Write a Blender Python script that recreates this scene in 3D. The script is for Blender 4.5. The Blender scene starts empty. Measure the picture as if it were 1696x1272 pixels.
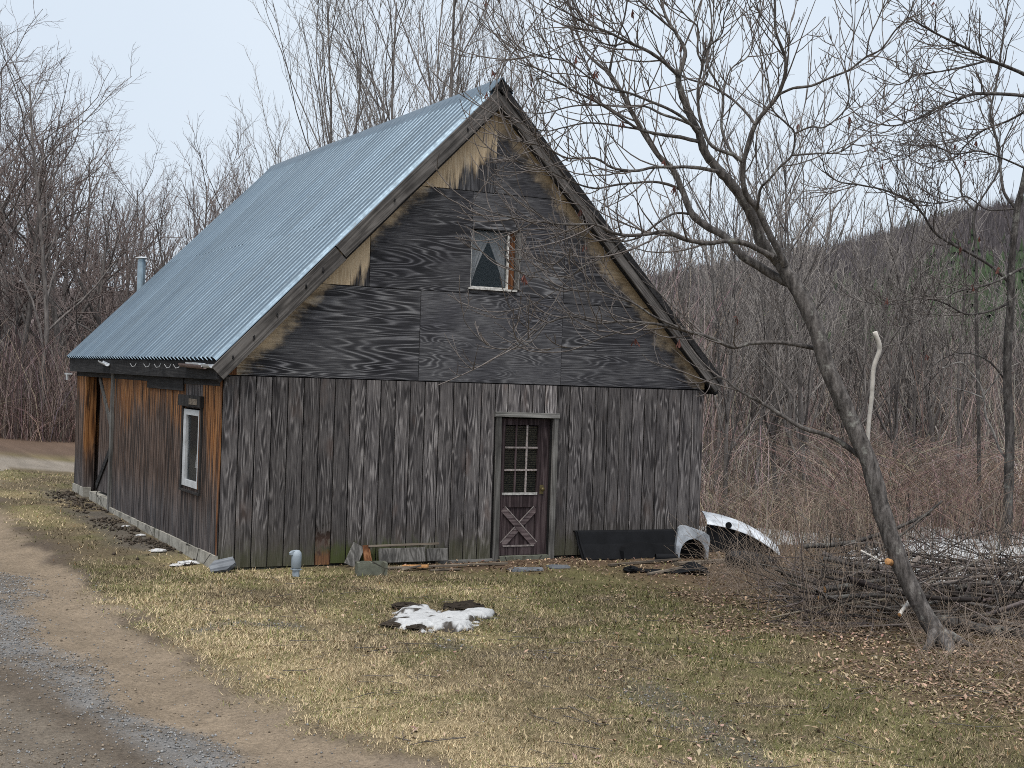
import bpy, math, random
import numpy as np

# ------------------------------------------------------------------ camera, sky, sun, exposure
scene = bpy.context.scene
COL = scene.collection
CAM = np.array([-4.908, -17.128, 2.519])
YAW, PITCH, ROLL, FPX = 0.4837, -0.004, 0.0332, 2301.5        # focal length in photo pixels (photo 1696 wide)
_cy, _sy = math.cos(YAW), math.sin(YAW)
FWD = np.array([_sy * math.cos(PITCH), _cy * math.cos(PITCH), math.sin(PITCH)])
_rt = np.array([_cy, -_sy, 0.0]); _up = np.cross(_rt, FWD)
RIGHT = _rt * math.cos(ROLL) + _up * math.sin(ROLL)
UP = -_rt * math.sin(ROLL) + _up * math.cos(ROLL)
cam = bpy.data.cameras.new('camera')
cam.sensor_width = 36.0
cam.lens = FPX / 1696 * 36
cam.clip_start = 0.1
cam.clip_end = 4000
cam_o = bpy.data.objects.new('camera', cam)
COL.objects.link(cam_o)
from mathutils import Matrix
m = Matrix.Identity(4)
for i in range(3):
    m[i][0], m[i][1], m[i][2], m[i][3] = RIGHT[i], UP[i], -FWD[i], CAM[i]
cam_o.matrix_world = m
scene.camera = cam_o

SUN_EL, SUN_AZ = math.radians(66), math.radians(-140)          # direction the light comes from: azimuth from +Y, clockwise
world = bpy.data.worlds.new('World')
scene.world = world
world.use_nodes = True
wn = world.node_tree
wn.nodes.clear()
sky = wn.nodes.new('ShaderNodeTexSky')
sky.sky_type = 'NISHITA'
sky.sun_disc = False
sky.sun_elevation = SUN_EL
sky.sun_rotation = SUN_AZ
sky.air_density = 1.0
sky.dust_density = 3.0
# overcast: an even pale cloud layer over the clear sky
wtc = wn.nodes.new('ShaderNodeTexCoord')
wno = wn.nodes.new('ShaderNodeTexNoise')
wno.inputs['Scale'].default_value = 2.2
wno.inputs['Detail'].default_value = 3
wn.links.new(wtc.outputs['Generated'], wno.inputs['Vector'])
wrp = wn.nodes.new('ShaderNodeValToRGB')
wrp.color_ramp.elements[0].position = 0.3
wrp.color_ramp.elements[0].color = (4.8, 5.4, 6.1, 1)
wrp.color_ramp.elements[1].position = 0.7
wrp.color_ramp.elements[1].color = (5.3, 5.85, 6.45, 1)
wn.links.new(wno.outputs['Fac'], wrp.inputs['Fac'])
wmx = wn.nodes.new('ShaderNodeMix')
wmx.data_type = 'RGBA'
wmx.inputs[0].default_value = 0.9
wn.links.new(sky.outputs[0], wmx.inputs[6])
wn.links.new(wrp.outputs[0], wmx.inputs[7])
wbg = wn.nodes.new('ShaderNodeBackground')
wbg.inputs['Strength'].default_value = 0.063
wn.links.new(wmx.outputs[2], wbg.inputs['Color'])
wout = wn.nodes.new('ShaderNodeOutputWorld')
wn.links.new(wbg.outputs[0], wout.inputs[0])

sun = bpy.data.lights.new('sun', 'SUN')
sun.energy = 1.5
sun.angle = math.radians(40)
sun.color = (1.0, 0.96, 0.9)
sun_o = bpy.data.objects.new('sun', sun)
COL.objects.link(sun_o)
from mathutils import Vector
_sd = Vector((math.sin(SUN_AZ) * math.cos(SUN_EL), math.cos(SUN_AZ) * math.cos(SUN_EL), math.sin(SUN_EL)))
sun_o.rotation_euler = _sd.to_track_quat('Z', 'Y').to_euler()
sun_o.location = (-20, -20, 30)

vs = scene.view_settings
vs.view_transform = 'Standard'
vs.look = 'None'
vs.exposure = 1.3
vs.gamma = 1.0
vs.use_curve_mapping = False
scene.cycles.max_bounces = 5
scene.cycles.diffuse_bounces = 3
scene.cycles.glossy_bounces = 3
scene.cycles.transmission_bounces = 4
scene.cycles.transparent_max_bounces = 6
scene.cycles.use_denoising = False
scene.cycles.sample_clamp_indirect = 4
scene.cycles.pixel_filter_type = 'BLACKMAN_HARRIS'
scene.cycles.filter_width = 0.95

# ------------------------------------------------------------------ helpers
RNG = np.random.default_rng(7)
random.seed(11)


def ray(px, py):
    return FWD + RIGHT * ((px - 848) / FPX) - UP * ((py - 636) / FPX)


def at(px, py, depth):
    return CAM + ray(px, py) * depth


def gp(px, py, z=0.0):
    d = ray(px, py)
    return CAM + d * ((z - CAM[2]) / d[2])


def mesh(name, verts, faces, mat=None, smooth=False, attr=None):
    me = bpy.data.meshes.new(name)
    verts = np.asarray(verts, dtype=np.float32)
    if isinstance(faces, np.ndarray):
        k = faces.shape[1]
        nf = faces.shape[0]
        me.vertices.add(len(verts))
        me.vertices.foreach_set('co', verts.ravel())
        me.loops.add(nf * k)
        me.loops.foreach_set('vertex_index', faces.astype(np.int32).ravel())
        me.polygons.add(nf)
        me.polygons.foreach_set('loop_start', np.arange(0, nf * k, k, dtype=np.int32))
        me.polygons.foreach_set('loop_total', np.full(nf, k, dtype=np.int32))
        me.update(calc_edges=True)
    else:
        me.from_pydata([tuple(v) for v in verts], [], faces)
        me.update()
    if smooth:
        me.polygons.foreach_set('use_smooth', np.ones(len(me.polygons), dtype=bool))
    if attr is not None:
        a = me.attributes.new('Col', 'FLOAT_COLOR', 'POINT')
        c = np.ones((len(verts), 4), dtype=np.float32)
        c[:, :3] = attr
        a.data.foreach_set('color', c.ravel())
    if mat is not None:
        me.materials.append(mat)
    return me


def obj(name, me, parent=None, loc=None):
    o = bpy.data.objects.new(name, me)
    COL.objects.link(o)
    if parent is not None:
        o.parent = parent
    if loc is not None:
        o.location = [float(v) for v in loc]
    return o


def tag(o, label=None, cat=None, group=None, kind=None):
    if label:
        o['label'] = label
    if cat:
        o['category'] = cat
    if group:
        o['group'] = group
    if kind:
        o['kind'] = kind
    return o


def thing(name, label, cat, loc=(0, 0, 0), group=None, rotz=0.0):
    o = bpy.data.objects.new(name, None)
    o.empty_display_size = 0.2
    COL.objects.link(o)
    o.location = [float(v) for v in loc]
    o.rotation_euler = (0, 0, rotz)
    return tag(o, label, cat, group)


class MB:
    """collects shapes into one mesh"""
    def __init__(self):
        self.v, self.f = [], []

    def add(self, vs_, fs_):
        b = len(self.v)
        self.v += [tuple(float(c) for c in p) for p in vs_]
        self.f += [[i + b for i in f] for f in fs_]
        return self

    def box(self, x0, x1, y0, y1, z0, z1):
        v = [(x0, y0, z0), (x1, y0, z0), (x1, y1, z0), (x0, y1, z0), (x0, y0, z1), (x1, y0, z1), (x1, y1, z1), (x0, y1, z1)]
        return self.add(v, [[0, 3, 2, 1], [4, 5, 6, 7], [0, 1, 5, 4], [1, 2, 6, 5], [2, 3, 7, 6], [3, 0, 4, 7]])

    def prism(self, poly, fn0, fn1):
        """extrude a 2d polygon between the two maps fn(u,v)->xyz"""
        n = len(poly)
        v = [fn0(*p) for p in poly] + [fn1(*p) for p in poly]
        f = [list(range(n))[::-1], list(range(n, 2 * n))]
        for i in range(n):
            j = (i + 1) % n
            f.append([i, j, n + j, n + i])
        return self.add(v, f)

    def bar(self, p, q, w, t, ref=(0, -1, 0)):
        """a bar of width w (in plane) and thickness t along ref, between p and q, chamfered"""
        p, q, ref = np.array(p, float), np.array(q, float), np.array(ref, float)
        d = (q - p) / np.linalg.norm(q - p)
        n = ref - d * ref.dot(d)
        n /= np.linalg.norm(n)
        s = np.cross(d, n)
        c = min(w, t) * 0.12
        pr = [(-w / 2 + c, 0), (w / 2 - c, 0), (w / 2, c), (w / 2, t), (-w / 2, t), (-w / 2, c)]
        pr = [(a, t - b) for a, b in pr]
        return self.prism(pr, lambda a, b: p + s * a + n * b, lambda a, b: q + s * a + n * b)

    def build(self, name, mat, parent=None, smooth=False, loc=None):
        return obj(name, mesh(name, self.v, self.f, mat, smooth), parent, loc)


def lathe(prof, k=20):
    v, f = [], []
    for r_, z_ in prof:
        for i in range(k):
            a = 2 * math.pi * i / k
            v.append((r_ * math.cos(a), r_ * math.sin(a), z_))
    for j in range(len(prof) - 1):
        for i in range(k):
            i2 = (i + 1) % k
            f.append([j * k + i, j * k + i2, (j + 1) * k + i2, (j + 1) * k + i])
    f.append(list(range(k))[::-1])
    f.append([(len(prof) - 1) * k + i for i in range(k)])
    return v, f


def tubes(P, Rr, k=4, cap=True):
    """P (B,n,3) Rr (B,n) -> verts, quads   tapered tubes"""
    P = np.asarray(P, float)
    Rr = np.asarray(Rr, float)
    B, n, _ = P.shape
    T = np.gradient(P, axis=1)
    T /= np.linalg.norm(T, axis=2, keepdims=True) + 1e-9
    md = P[:, -1] - P[:, 0]
    ref = np.zeros((B, 3))
    ref[np.arange(B), np.argmin(np.abs(md), axis=1)] = 1
    n1 = np.cross(T, ref[:, None, :])
    n1 /= np.linalg.norm(n1, axis=2, keepdims=True) + 1e-9
    n2 = np.cross(T, n1)
    a = np.arange(k) * 2 * math.pi / k
    V = P[:, :, None, :] + Rr[:, :, None, None] * (n1[:, :, None, :] * np.cos(a)[None, None, :, None] + n2[:, :, None, :] * np.sin(a)[None, None, :, None])
    V = V.reshape(-1, 3)
    i = np.arange(k)
    q = np.stack([i, (i + 1) % k, (i + 1) % k + k, i + k], axis=1)
    q = q[None] + (np.arange(n - 1) * k)[:, None, None]
    q = q.reshape(-1, 4)[None] + (np.arange(B) * n * k)[:, None, None]
    return V, q.reshape(-1, 4)


class TubeSet:
    """branches of mixed length, batched by (points, sides)"""
    def __init__(self):
        self.d = {}

    def add(self, pts, rad, k):
        self.d.setdefault((len(pts), k), []).append((pts, rad))

    def arrays(self):
        Vs, Fs, b = [], [], 0
        for (n, k), L in self.d.items():
            V, F = tubes(np.array([x[0] for x in L]), np.array([x[1] for x in L]), k)
            Vs.append(V)
            Fs.append(F + b)
            b += len(V)
        if not Vs:
            return np.zeros((0, 3)), np.zeros((0, 4), int)
        return np.concatenate(Vs), np.concatenate(Fs)

    def build(self, name, mat, parent=None, loc=None, smooth=True):
        V, F = self.arrays()
        return obj(name, mesh(name, V, F, mat, smooth), parent, loc)


def hash2(ix, iy, s):
    h = (ix.astype(np.int64) * 374761393 + iy.astype(np.int64) * 668265263 + s * 982451653) & 0x7fffffff
    h = ((h ^ (h >> 13)) * 1274126177) & 0x7fffffff
    return ((h ^ (h >> 16)) & 0xffff) / 65535.0


def vnoise(x, y, s=0):
    x, y = np.asarray(x, float), np.asarray(y, float)
    ix, iy = np.floor(x), np.floor(y)
    fx, fy = x - ix, y - iy
    fx, fy = fx * fx * (3 - 2 * fx), fy * fy * (3 - 2 * fy)
    a, b = hash2(ix, iy, s), hash2(ix + 1, iy, s)
    c, d = hash2(ix, iy + 1, s), hash2(ix + 1, iy + 1, s)
    return (a * (1 - fx) + b * fx) * (1 - fy) + (c * (1 - fx) + d * fx) * fy


def fbm(x, y, s=0, oct_=4):
    v, a, t = 0, 0.5, 0
    for o in range(oct_):
        v = v + a * vnoise(np.asarray(x) * 2 ** o + 17.3 * o, np.asarray(y) * 2 ** o - 9.1 * o, s + o)
        t += a
        a *= 0.5
    return v / t


def sstep(a, b, x):
    t = np.clip((x - a) / (b - a), 0, 1)
    return t * t * (3 - 2 * t)


# ------------------------------------------------------------------ node helpers
class NT:
    def __init__(self, name):
        self.m = bpy.data.materials.new(name)
        self.m.use_nodes = True
        self.t = self.m.node_tree
        self.t.nodes.clear()
        self.out = self.t.nodes.new('ShaderNodeOutputMaterial')
        self.b = self.t.nodes.new('ShaderNodeBsdfPrincipled')
        self.t.links.new(self.b.outputs[0], self.out.inputs[0])
        self.tc = self.t.nodes.new('ShaderNodeTexCoord')
        self.oi = self.t.nodes.new('ShaderNodeObjectInfo')

    def set(self, sock, val):
        if hasattr(val, 'is_output') or hasattr(val, 'links'):
            self.t.links.new(val, sock)
        else:
            sock.default_value = val

    def math(self, op, a, b=0.0, c=0.0, clamp=False):
        n = self.t.nodes.new('ShaderNodeMath')
        n.operation = op
        n.use_clamp = clamp
        self.set(n.inputs[0], a)
        self.set(n.inputs[1], b)
        self.set(n.inputs[2], c)
        return n.outputs[0]

    def vma(self, v, mul, add=(0, 0, 0)):
        n = self.t.nodes.new('ShaderNodeVectorMath')
        n.operation = 'MULTIPLY_ADD'
        self.set(n.inputs[0], v)
        self.set(n.inputs[1], mul)
        self.set(n.inputs[2], add)
        return n.outputs[0]

    def comb(self, x, y, z):
        n = self.t.nodes.new('ShaderNodeCombineXYZ')
        for i, q in enumerate((x, y, z)):
            self.set(n.inputs[i], q)
        return n.outputs[0]

    def sep(self, v):
        n = self.t.nodes.new('ShaderNodeSeparateXYZ')
        self.set(n.inputs[0], v)
        return n.outputs

    def noise(self, vec, scale=1.0, detail=3, rough=0.55, dist=0.0):
        n = self.t.nodes.new('ShaderNodeTexNoise')
        self.set(n.inputs['Vector'], vec)
        n.inputs['Scale'].default_value = scale
        n.inputs['Detail'].default_value = detail
        n.inputs['Roughness'].default_value = rough
        n.inputs['Distortion'].default_value = dist
        return n.outputs['Fac']

    def voro(self, vec, scale=1.0, feature='F1', out='Distance'):
        n = self.t.nodes.new('ShaderNodeTexVoronoi')
        n.feature = feature
        self.set(n.inputs['Vector'], vec)
        n.inputs['Scale'].default_value = scale
        return n.outputs[out]

    def ramp(self, fac, stops):
        n = self.t.nodes.new('ShaderNodeValToRGB')
        cr = n.color_ramp
        while len(cr.elements) < len(stops):
            cr.elements.new(0.5)
        for e, (p, c) in zip(cr.elements, stops):
            e.position = p
            e.color = (c, c, c, 1) if isinstance(c, (int, float)) else (*c, 1)
        self.set(n.inputs[0], fac)
        return n.outputs[0]

    def mix(self, fac, a, b, mode='MIX'):
        n = self.t.nodes.new('ShaderNodeMix')
        n.data_type = 'RGBA'
        n.blend_type = mode
        n.clamp_factor = True
        self.set(n.inputs[0], fac)
        for i, q in ((6, a), (7, b)):
            if isinstance(q, tuple) and len(q) == 3:
                q = (*q, 1)
            self.set(n.inputs[i], q)
        return n.outputs[2]

    def sm(self, x, a, b):
        n = self.t.nodes.new('ShaderNodeMapRange')
        n.interpolation_type = 'SMOOTHSTEP'
        self.set(n.inputs[0], x)
        self.set(n.inputs[1], a)
        self.set(n.inputs[2], b)
        return n.outputs[0]

    def bump(self, h, strength=0.3, dist=0.01):
        n = self.t.nodes.new('ShaderNodeBump')
        n.inputs['Strength'].default_value = strength
        n.inputs['Distance'].default_value = dist
        self.set(n.inputs['Height'], h)
        self.t.links.new(n.outputs[0], self.b.inputs['Normal'])

    def fin(self, col, rough=0.85, metal=0.0, spec=0.3):
        if isinstance(col, tuple) and len(col) == 3:
            col = (*col, 1)
        self.set(self.b.inputs['Base Color'], col)
        self.set(self.b.inputs['Roughness'], rough)
        self.set(self.b.inputs['Metallic'], metal)
        self.b.inputs['Specular IOR Level'].default_value = spec
        return self.m

    def rnd(self, k=1.0):
        r = self.oi.outputs['Random']
        return self.comb(self.math('MULTIPLY', r, 37.0 * k), self.math('MULTIPLY', r, 91.0 * k), self.math('MULTIPLY', r, 53.0 * k))


def simple(name, col, rough=0.8, metal=0.0, var=0.25, scale=8.0, spec=0.3, bump=0.0):
    s = NT(name)
    v = s.vma(s.tc.outputs['Object'], (1, 1, 1), s.rnd())
    n = s.noise(v, scale, 4, 0.6)
    k = s.ramp(n, [(0.3, 1 - var), (0.7, 1 + var)])
    c = s.mix(1.0, (*col, 1), k, 'MULTIPLY')
    k2 = s.ramp(s.oi.outputs['Random'], [(0, 1 - var * 0.5), (1, 1 + var * 0.5)])
    c = s.mix(1.0, c, k2, 'MULTIPLY')
    if bump:
        s.bump(n, bump, 0.02)
    return s.fin(c, rough, metal, spec)


M = {}


def wood_grain(s, axis, freq=60.0, across=7.0, along=0.55, rot=0):
    """grain height 0..1 along the axis ('x','y' or 'z'); contour lines of a stretched noise plus fibres"""
    sc = {'x': (along, across, across), 'y': (across, along, across), 'z': (across, across, along)}[axis]
    v = s.vma(s.tc.outputs['Object'], sc, s.rnd())
    n1 = s.noise(v, 1.0, 2.0, 0.45, 0.35)
    ring = s.math('SINE', s.math('MULTIPLY', n1, freq))
    ring = s.math('MULTIPLY_ADD', ring, 0.5, 0.5)
    fs = {'x': (4, 110, 110), 'y': (110, 4, 110), 'z': (110, 110, 4)}[axis]
    fib = s.noise(s.vma(s.tc.outputs['Object'], fs, s.rnd(1.7)), 1.0, 3.0, 0.6)
    return ring, fib


def m_front_board(name, rot=False, gain=1.0):
    s = NT(name)
    ring, fib = wood_grain(s, 'z', 62.0, 8.5, 0.75)
    ring = s.math('POWER', ring, 1.6)
    obv = s.tc.outputs['Object']
    blo = s.noise(s.vma(obv, (5, 5, 1.1), s.rnd(2.1)), 1.0, 4, 0.6)
    blo2 = s.noise(s.vma(obv, (9, 9, 3.0), s.rnd(0.6)), 1.0, 3, 0.55)
    # the cathedral figure is strong in places and worn away in others
    g = s.mix(s.sm(blo2, 0.38, 0.62), fib, ring)
    fb2 = s.noise(s.vma(obv, (48, 48, 1.3), s.rnd(0.8)), 1.0, 3, 0.6)
    g = s.math('ADD', s.math('MULTIPLY', g, 0.42), s.math('ADD', s.math('MULTIPLY', fib, 0.33), s.math('MULTIPLY', fb2, 0.29)))
    c = s.ramp(g, [(0.22, (0.014, 0.0133, 0.0142)), (0.42, (0.058, 0.0545, 0.0555)), (0.6, (0.118, 0.112, 0.111)), (0.85, (0.29, 0.28, 0.276))])
    c = s.mix(s.sm(blo, 0.25, 0.7), s.mix(1.0, c, (0.55, 0.55, 0.57, 1), 'MULTIPLY'), c)
    c = s.mix(s.math('MULTIPLY', s.sm(s.noise(s.vma(obv, (4, 4, 1.6), s.rnd(3.3)), 1.0, 2), 0.58, 0.75), 0.3), c, (0.12, 0.085, 0.07))
    k = s.ramp(s.oi.outputs['Random'], [(0, (0.84 * gain, 0.81 * gain, 0.8 * gain)), (1, (1.53 * gain, 1.48 * gain, 1.46 * gain))])
    c = s.mix(1.0, c, k, 'MULTIPLY')
    z = s.sep(obv)[2]
    # damp, dirty foot with moss
    gx = s.sep(s.oi.outputs['Location'])[0]
    wz = s.math('ADD', z, s.sep(s.oi.outputs['Location'])[2])
    mz = s.math('ADD', wz, s.math('MULTIPLY', s.noise(s.vma(obv, (12, 12, 5), s.rnd(1.3)), 1.0, 4), -0.55))
    dirt = s.math('SUBTRACT', 1.0, s.sm(mz, -0.25, 0.45))
    c = s.mix(s.math('MULTIPLY', dirt, 0.5), c, (0.075, 0.065, 0.05))
    mossx = s.math('SUBTRACT', 1.0, s.sm(s.math('ABSOLUTE', s.math('SUBTRACT', gx, 2.0)), 0.35, 1.1))
    moss = s.math('MULTIPLY', s.math('SUBTRACT', 1.0, s.sm(mz, -0.18, 0.1)), s.math('MULTIPLY_ADD', mossx, 0.6, 0.25))
    c = s.mix(moss, c, (0.055, 0.07, 0.018))
    if rot:
        # rotted-out knots and a raw brown patch at the foot of this one board
        rn = s.noise(s.vma(obv, (14, 14, 7)), 1.0, 3)
        bl = s.math('MULTIPLY', s.sm(rn, 0.5, 0.58), s.math('SUBTRACT', 1.0, s.sm(z, 0.45, 0.62)))
        c = s.mix(bl, c, (0.012, 0.009, 0.007))
        br = s.math('SUBTRACT', 1.0, s.sm(s.math('ADD', z, s.math('MULTIPLY', rn, 0.25)), 0.22, 0.3))
        c = s.mix(br, c, s.mix(s.sm(fib, 0.3, 0.7), (0.05, 0.022, 0.008), (0.24, 0.115, 0.04)))
        pk = s.math('MULTIPLY', s.math('SUBTRACT', 1.0, s.sm(z, 0.25, 0.5)), s.sm(rn, 0.3, 0.5))
        c = s.mix(s.math('MULTIPLY', pk, 0.4), c, (0.13, 0.075, 0.06))
    s.bump(s.math('ADD', g, s.math('MULTIPLY', fib, 0.3)), 0.55, 0.006)
    return s.fin(c, 0.9, 0, 0.2)


BW, BL, EZ, PZ = 7.35, 9.65, 2.617, 6.52      # barn width, length, eave height, ridge height
SLOPE = (PZ - EZ) / (BW / 2 + 0.15)


def m_plywood(name, axis='x', warm=0.0, freq=110.0, along=0.5, across=2.6, light=1.0, band=0.09, amt=0.45):
    s = NT(name)
    ring, fib = wood_grain(s, axis, freq, across, along)
    obv = s.tc.outputs['Object']
    blo = s.noise(s.vma(obv, (1.2, 1, 1.6), s.rnd(2.1)), 1.0, 4, 0.6)
    figure = s.sm(s.noise(s.vma(obv, (0.8, 1, 2.2), s.rnd(3.7)), 1.0, 2), 0.35, 0.65)
    g = s.math('ADD', s.math('MULTIPLY', s.mix(figure, fib, s.math('POWER', ring, 2.0)), amt), s.math('MULTIPLY', fib, 1.0 - amt))
    c = s.ramp(g, [(0.15, (0.0135, 0.0135, 0.0155)), (0.4, (0.044, 0.0438, 0.048)), (0.6, (0.102, 0.101, 0.106)), (0.92, (0.31, 0.307, 0.31))])
    c = s.mix(s.sm(blo, 0.3, 0.68), s.mix(1.0, c, (0.6, 0.6, 0.64, 1), 'MULTIPLY'), c)
    # small checks and knots
    kn = s.voro(s.vma(obv, (1.3, 1, 2.6), s.rnd(0.9)), 1.3)
    c = s.mix(s.math('MULTIPLY', s.math('SUBTRACT', 1.0, s.sm(kn, 0.02, 0.055)), 0.8), c, (0.008, 0.008, 0.01))
    k = s.ramp(s.oi.outputs['Random'], [(0, 0.85 * light), (1, 1.2 * light)])
    c = s.mix(1.0, c, k, 'MULTIPLY')
    # raw pale wood where the roof edge has kept the rain off
    x, y, z = s.sep(obv)
    ax = s.math('ABSOLUTE', s.math('SUBTRACT', x, BW / 2))
    d = s.math('SUBTRACT', PZ - 0.22, s.math('ADD', z, s.math('MULTIPLY', ax, SLOPE)))     # height below the rake
    stv = (9, 9, 1.2) if axis == 'z' else (3.0, 3, 5.0)
    st = s.noise(s.vma(obv, stv), 1.0, 5, 0.65)
    big = s.noise(s.vma(obv, (0.9, 1, 0.9)), 1.0, 2)
    e = s.math('ADD', d, s.math('MULTIPLY', s.math('SUBTRACT', st, 0.5), -1.5 if axis == 'z' else -0.75))
    e = s.math('ADD', e, s.math('MULTIPLY', s.math('SUBTRACT', big, 0.5), -0.6))
    raw = s.math('SUBTRACT', 1.0, s.sm(e, band - 0.05, band + 0.3))
    tan = s.ramp(g, [(0.1, (0.36, 0.265, 0.165)), (0.45, (0.58, 0.45, 0.3)), (1.0, (0.66, 0.55, 0.4))])
    c = s.mix(raw, c, tan)
    s.bump(g, 0.5, 0.006)
    return s.fin(c, 0.88, 0, 0.2)


def m_side_board(name):
    s = NT(name)
    ring, fib = wood_grain(s, 'z', 45.0, 8.0, 0.35)
    obv = s.tc.outputs['Object']
    g = s.math('ADD', s.math('MULTIPLY', ring, 0.35), s.math('MULTIPLY', fib, 0.65))
    z = s.sep(obv)[2]
    wy = s.sep(s.oi.outputs['Location'])[1]
    grey = s.ramp(g, [(0.2, (0.012, 0.009, 0.008)), (0.45, (0.062, 0.04, 0.031)), (0.68, (0.135, 0.094, 0.076)), (0.95, (0.28, 0.225, 0.195))])
    org = s.ramp(g, [(0.2, (0.03, 0.011, 0.005)), (0.5, (0.19, 0.08, 0.028)), (0.85, (0.37, 0.19, 0.08))])
    st = s.noise(s.vma(obv, (16, 16, 0.9), s.rnd(1.9)), 1.0, 4, 0.6)
    big = s.noise(s.comb(0.0, s.math('MULTIPLY', wy, 0.9), s.math('MULTIPLY', z, 0.4)), 1.0, 2)
    e = s.math('ADD', z, s.math('ADD', s.math('MULTIPLY', st, 1.3), s.math('MULTIPLY', big, 1.3)))
    near = s.math('SUBTRACT', 1.0, s.sm(wy, 0.1, 0.75))
    e = s.math('ADD', e, s.math('MULTIPLY', near, 0.75))
    mo = s.sm(e, 2.72, 3.25)
    c = s.mix(mo, grey, org)
    blk = s.noise(s.vma(obv, (11, 11, 1.1), s.rnd(2.7)), 1.0, 4, 0.65)
    c = s.mix(s.math('MULTIPLY', s.sm(blk, 0.5, 0.62), 0.85), c, (0.012, 0.01, 0.01))
    low = s.math('SUBTRACT', 1.0, s.sm(s.math('ADD', z, s.math('MULTIPLY', st, 0.6)), 0.55, 1.15))
    c = s.mix(s.math('MULTIPLY', low, 0.62), c, s.ramp(g, [(0.3, (0.018, 0.018, 0.022)), (0.9, (0.17, 0.165, 0.17))]))
    k = s.ramp(s.oi.outputs['Random'], [(0, 0.75), (1, 1.25)])
    c = s.mix(1.0, c, k, 'MULTIPLY')
    s.bump(g, 0.6, 0.006)
    return s.fin(c, 0.88, 0, 0.2)


def m_grey_wood(name, axis, lo=(0.03, 0.028, 0.028), mid=(0.1, 0.094, 0.092), hi=(0.22, 0.21, 0.2), freq=40.0):
    s = NT(name)
    ring, fib = wood_grain(s, axis, freq, 9.0, 0.4)
    g = s.math('ADD', s.math('MULTIPLY', ring, 0.35), s.math('MULTIPLY', fib, 0.65))
    c = s.ramp(g, [(0.2, lo), (0.55, mid), (0.95, hi)])
    blo = s.noise(s.vma(s.tc.outputs['Object'], (2.2, 2.2, 2.2), s.rnd(2.1)), 1.0, 4, 0.6)
    c = s.mix(s.sm(blo, 0.3, 0.6), s.mix(1.0, c, (0.55, 0.55, 0.56, 1), 'MULTIPLY'), c)
    k = s.ramp(s.oi.outputs['Random'], [(0, 0.8), (1, 1.2)])
    c = s.mix(1.0, c, k, 'MULTIPLY')
    s.bump(g, 0.45, 0.005)
    return s.fin(c, 0.9, 0, 0.2)


def m_roof():
    s = NT('galvanised_roofing')
    obv = s.tc.outputs['Object']
    n = s.noise(s.vma(obv, (0.6, 2.0, 0.6), s.rnd()), 1.0, 5, 0.6)
    n2 = s.noise(s.vma(obv, (14, 14, 14), s.rnd()), 1.0, 4, 0.6)
    c = s.ramp(n, [(0.3, (0.092, 0.132, 0.172)), (0.7, (0.132, 0.178, 0.22))])
    k = s.ramp(s.oi.outputs['Random'], [(0, 0.88), (1, 1.1)])
    c = s.mix(1.0, c, k, 'MULTIPLY')
    c = s.mix(s.math('MULTIPLY', s.sm(n2, 0.62, 0.75), 0.3), c, (0.16, 0.15, 0.14))
    run = s.noise(s.vma(obv, (0.5, 22, 0.5), s.rnd(1.4)), 1.0, 4, 0.65)
    c = s.mix(s.math('MULTIPLY', s.sm(run, 0.5, 0.72), 0.45), c, (0.06, 0.075, 0.085))
    r = s.ramp(n2, [(0.3, 0.34), (0.7, 0.52)])
    s.bump(s.noise(s.vma(obv, (2, 9, 2), s.rnd()), 1.0, 2), 0.12, 0.02)
    return s.fin(c, r, 0.65, 0.5)


def m_concrete(name, col=(0.3, 0.285, 0.25)):
    s = NT(name)
    obv = s.tc.outputs['Object']
    n = s.noise(s.vma(obv, (1, 1, 1), s.rnd()), 5.0, 6, 0.65)
    c = s.ramp(n, [(0.28, tuple(q * 0.45 for q in col)), (0.5, col), (0.75, tuple(min(0.6, q * 1.35) for q in col))])
    cr = s.voro(s.vma(obv, (1, 0.8, 1.4)), 1.6, 'DISTANCE_TO_EDGE')
    c = s.mix(s.math('SUBTRACT', 1.0, s.sm(cr, 0.004, 0.02)), c, (0.03, 0.028, 0.025))
    st = s.noise(s.vma(obv, (10, 10, 2)), 1.0, 4)
    c = s.mix(s.sm(st, 0.55, 0.72), c, (0.07, 0.068, 0.05))
    s.bump(n, 0.5, 0.02)
    return s.fin(c, 0.92, 0, 0.2)


def m_bark(name, lo, mid, hi, lichen=0.0, scale=1.0):
    s = NT(name)
    obv = s.tc.outputs['Object']
    n = s.noise(s.vma(obv, (22 * scale, 22 * scale, 6 * scale), s.rnd()), 1.0, 5, 0.65)
    c = s.ramp(n, [(0.3, lo), (0.52, mid), (0.75, hi)])
    if lichen:
        l = s.noise(s.vma(obv, (5, 5, 5)), 1.0, 5, 0.7)
        c = s.mix(s.math('MULTIPLY', s.sm(l, 0.55, 0.68), lichen), c, (0.3, 0.3, 0.27))
    k = s.ramp(s.oi.outputs['Random'], [(0, 0.8), (1, 1.2)])
    c = s.mix(1.0, c, k, 'MULTIPLY')
    s.bump(n, 1.0, 0.03)
    return s.fin(c, 0.9, 0, 0.2)


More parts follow.
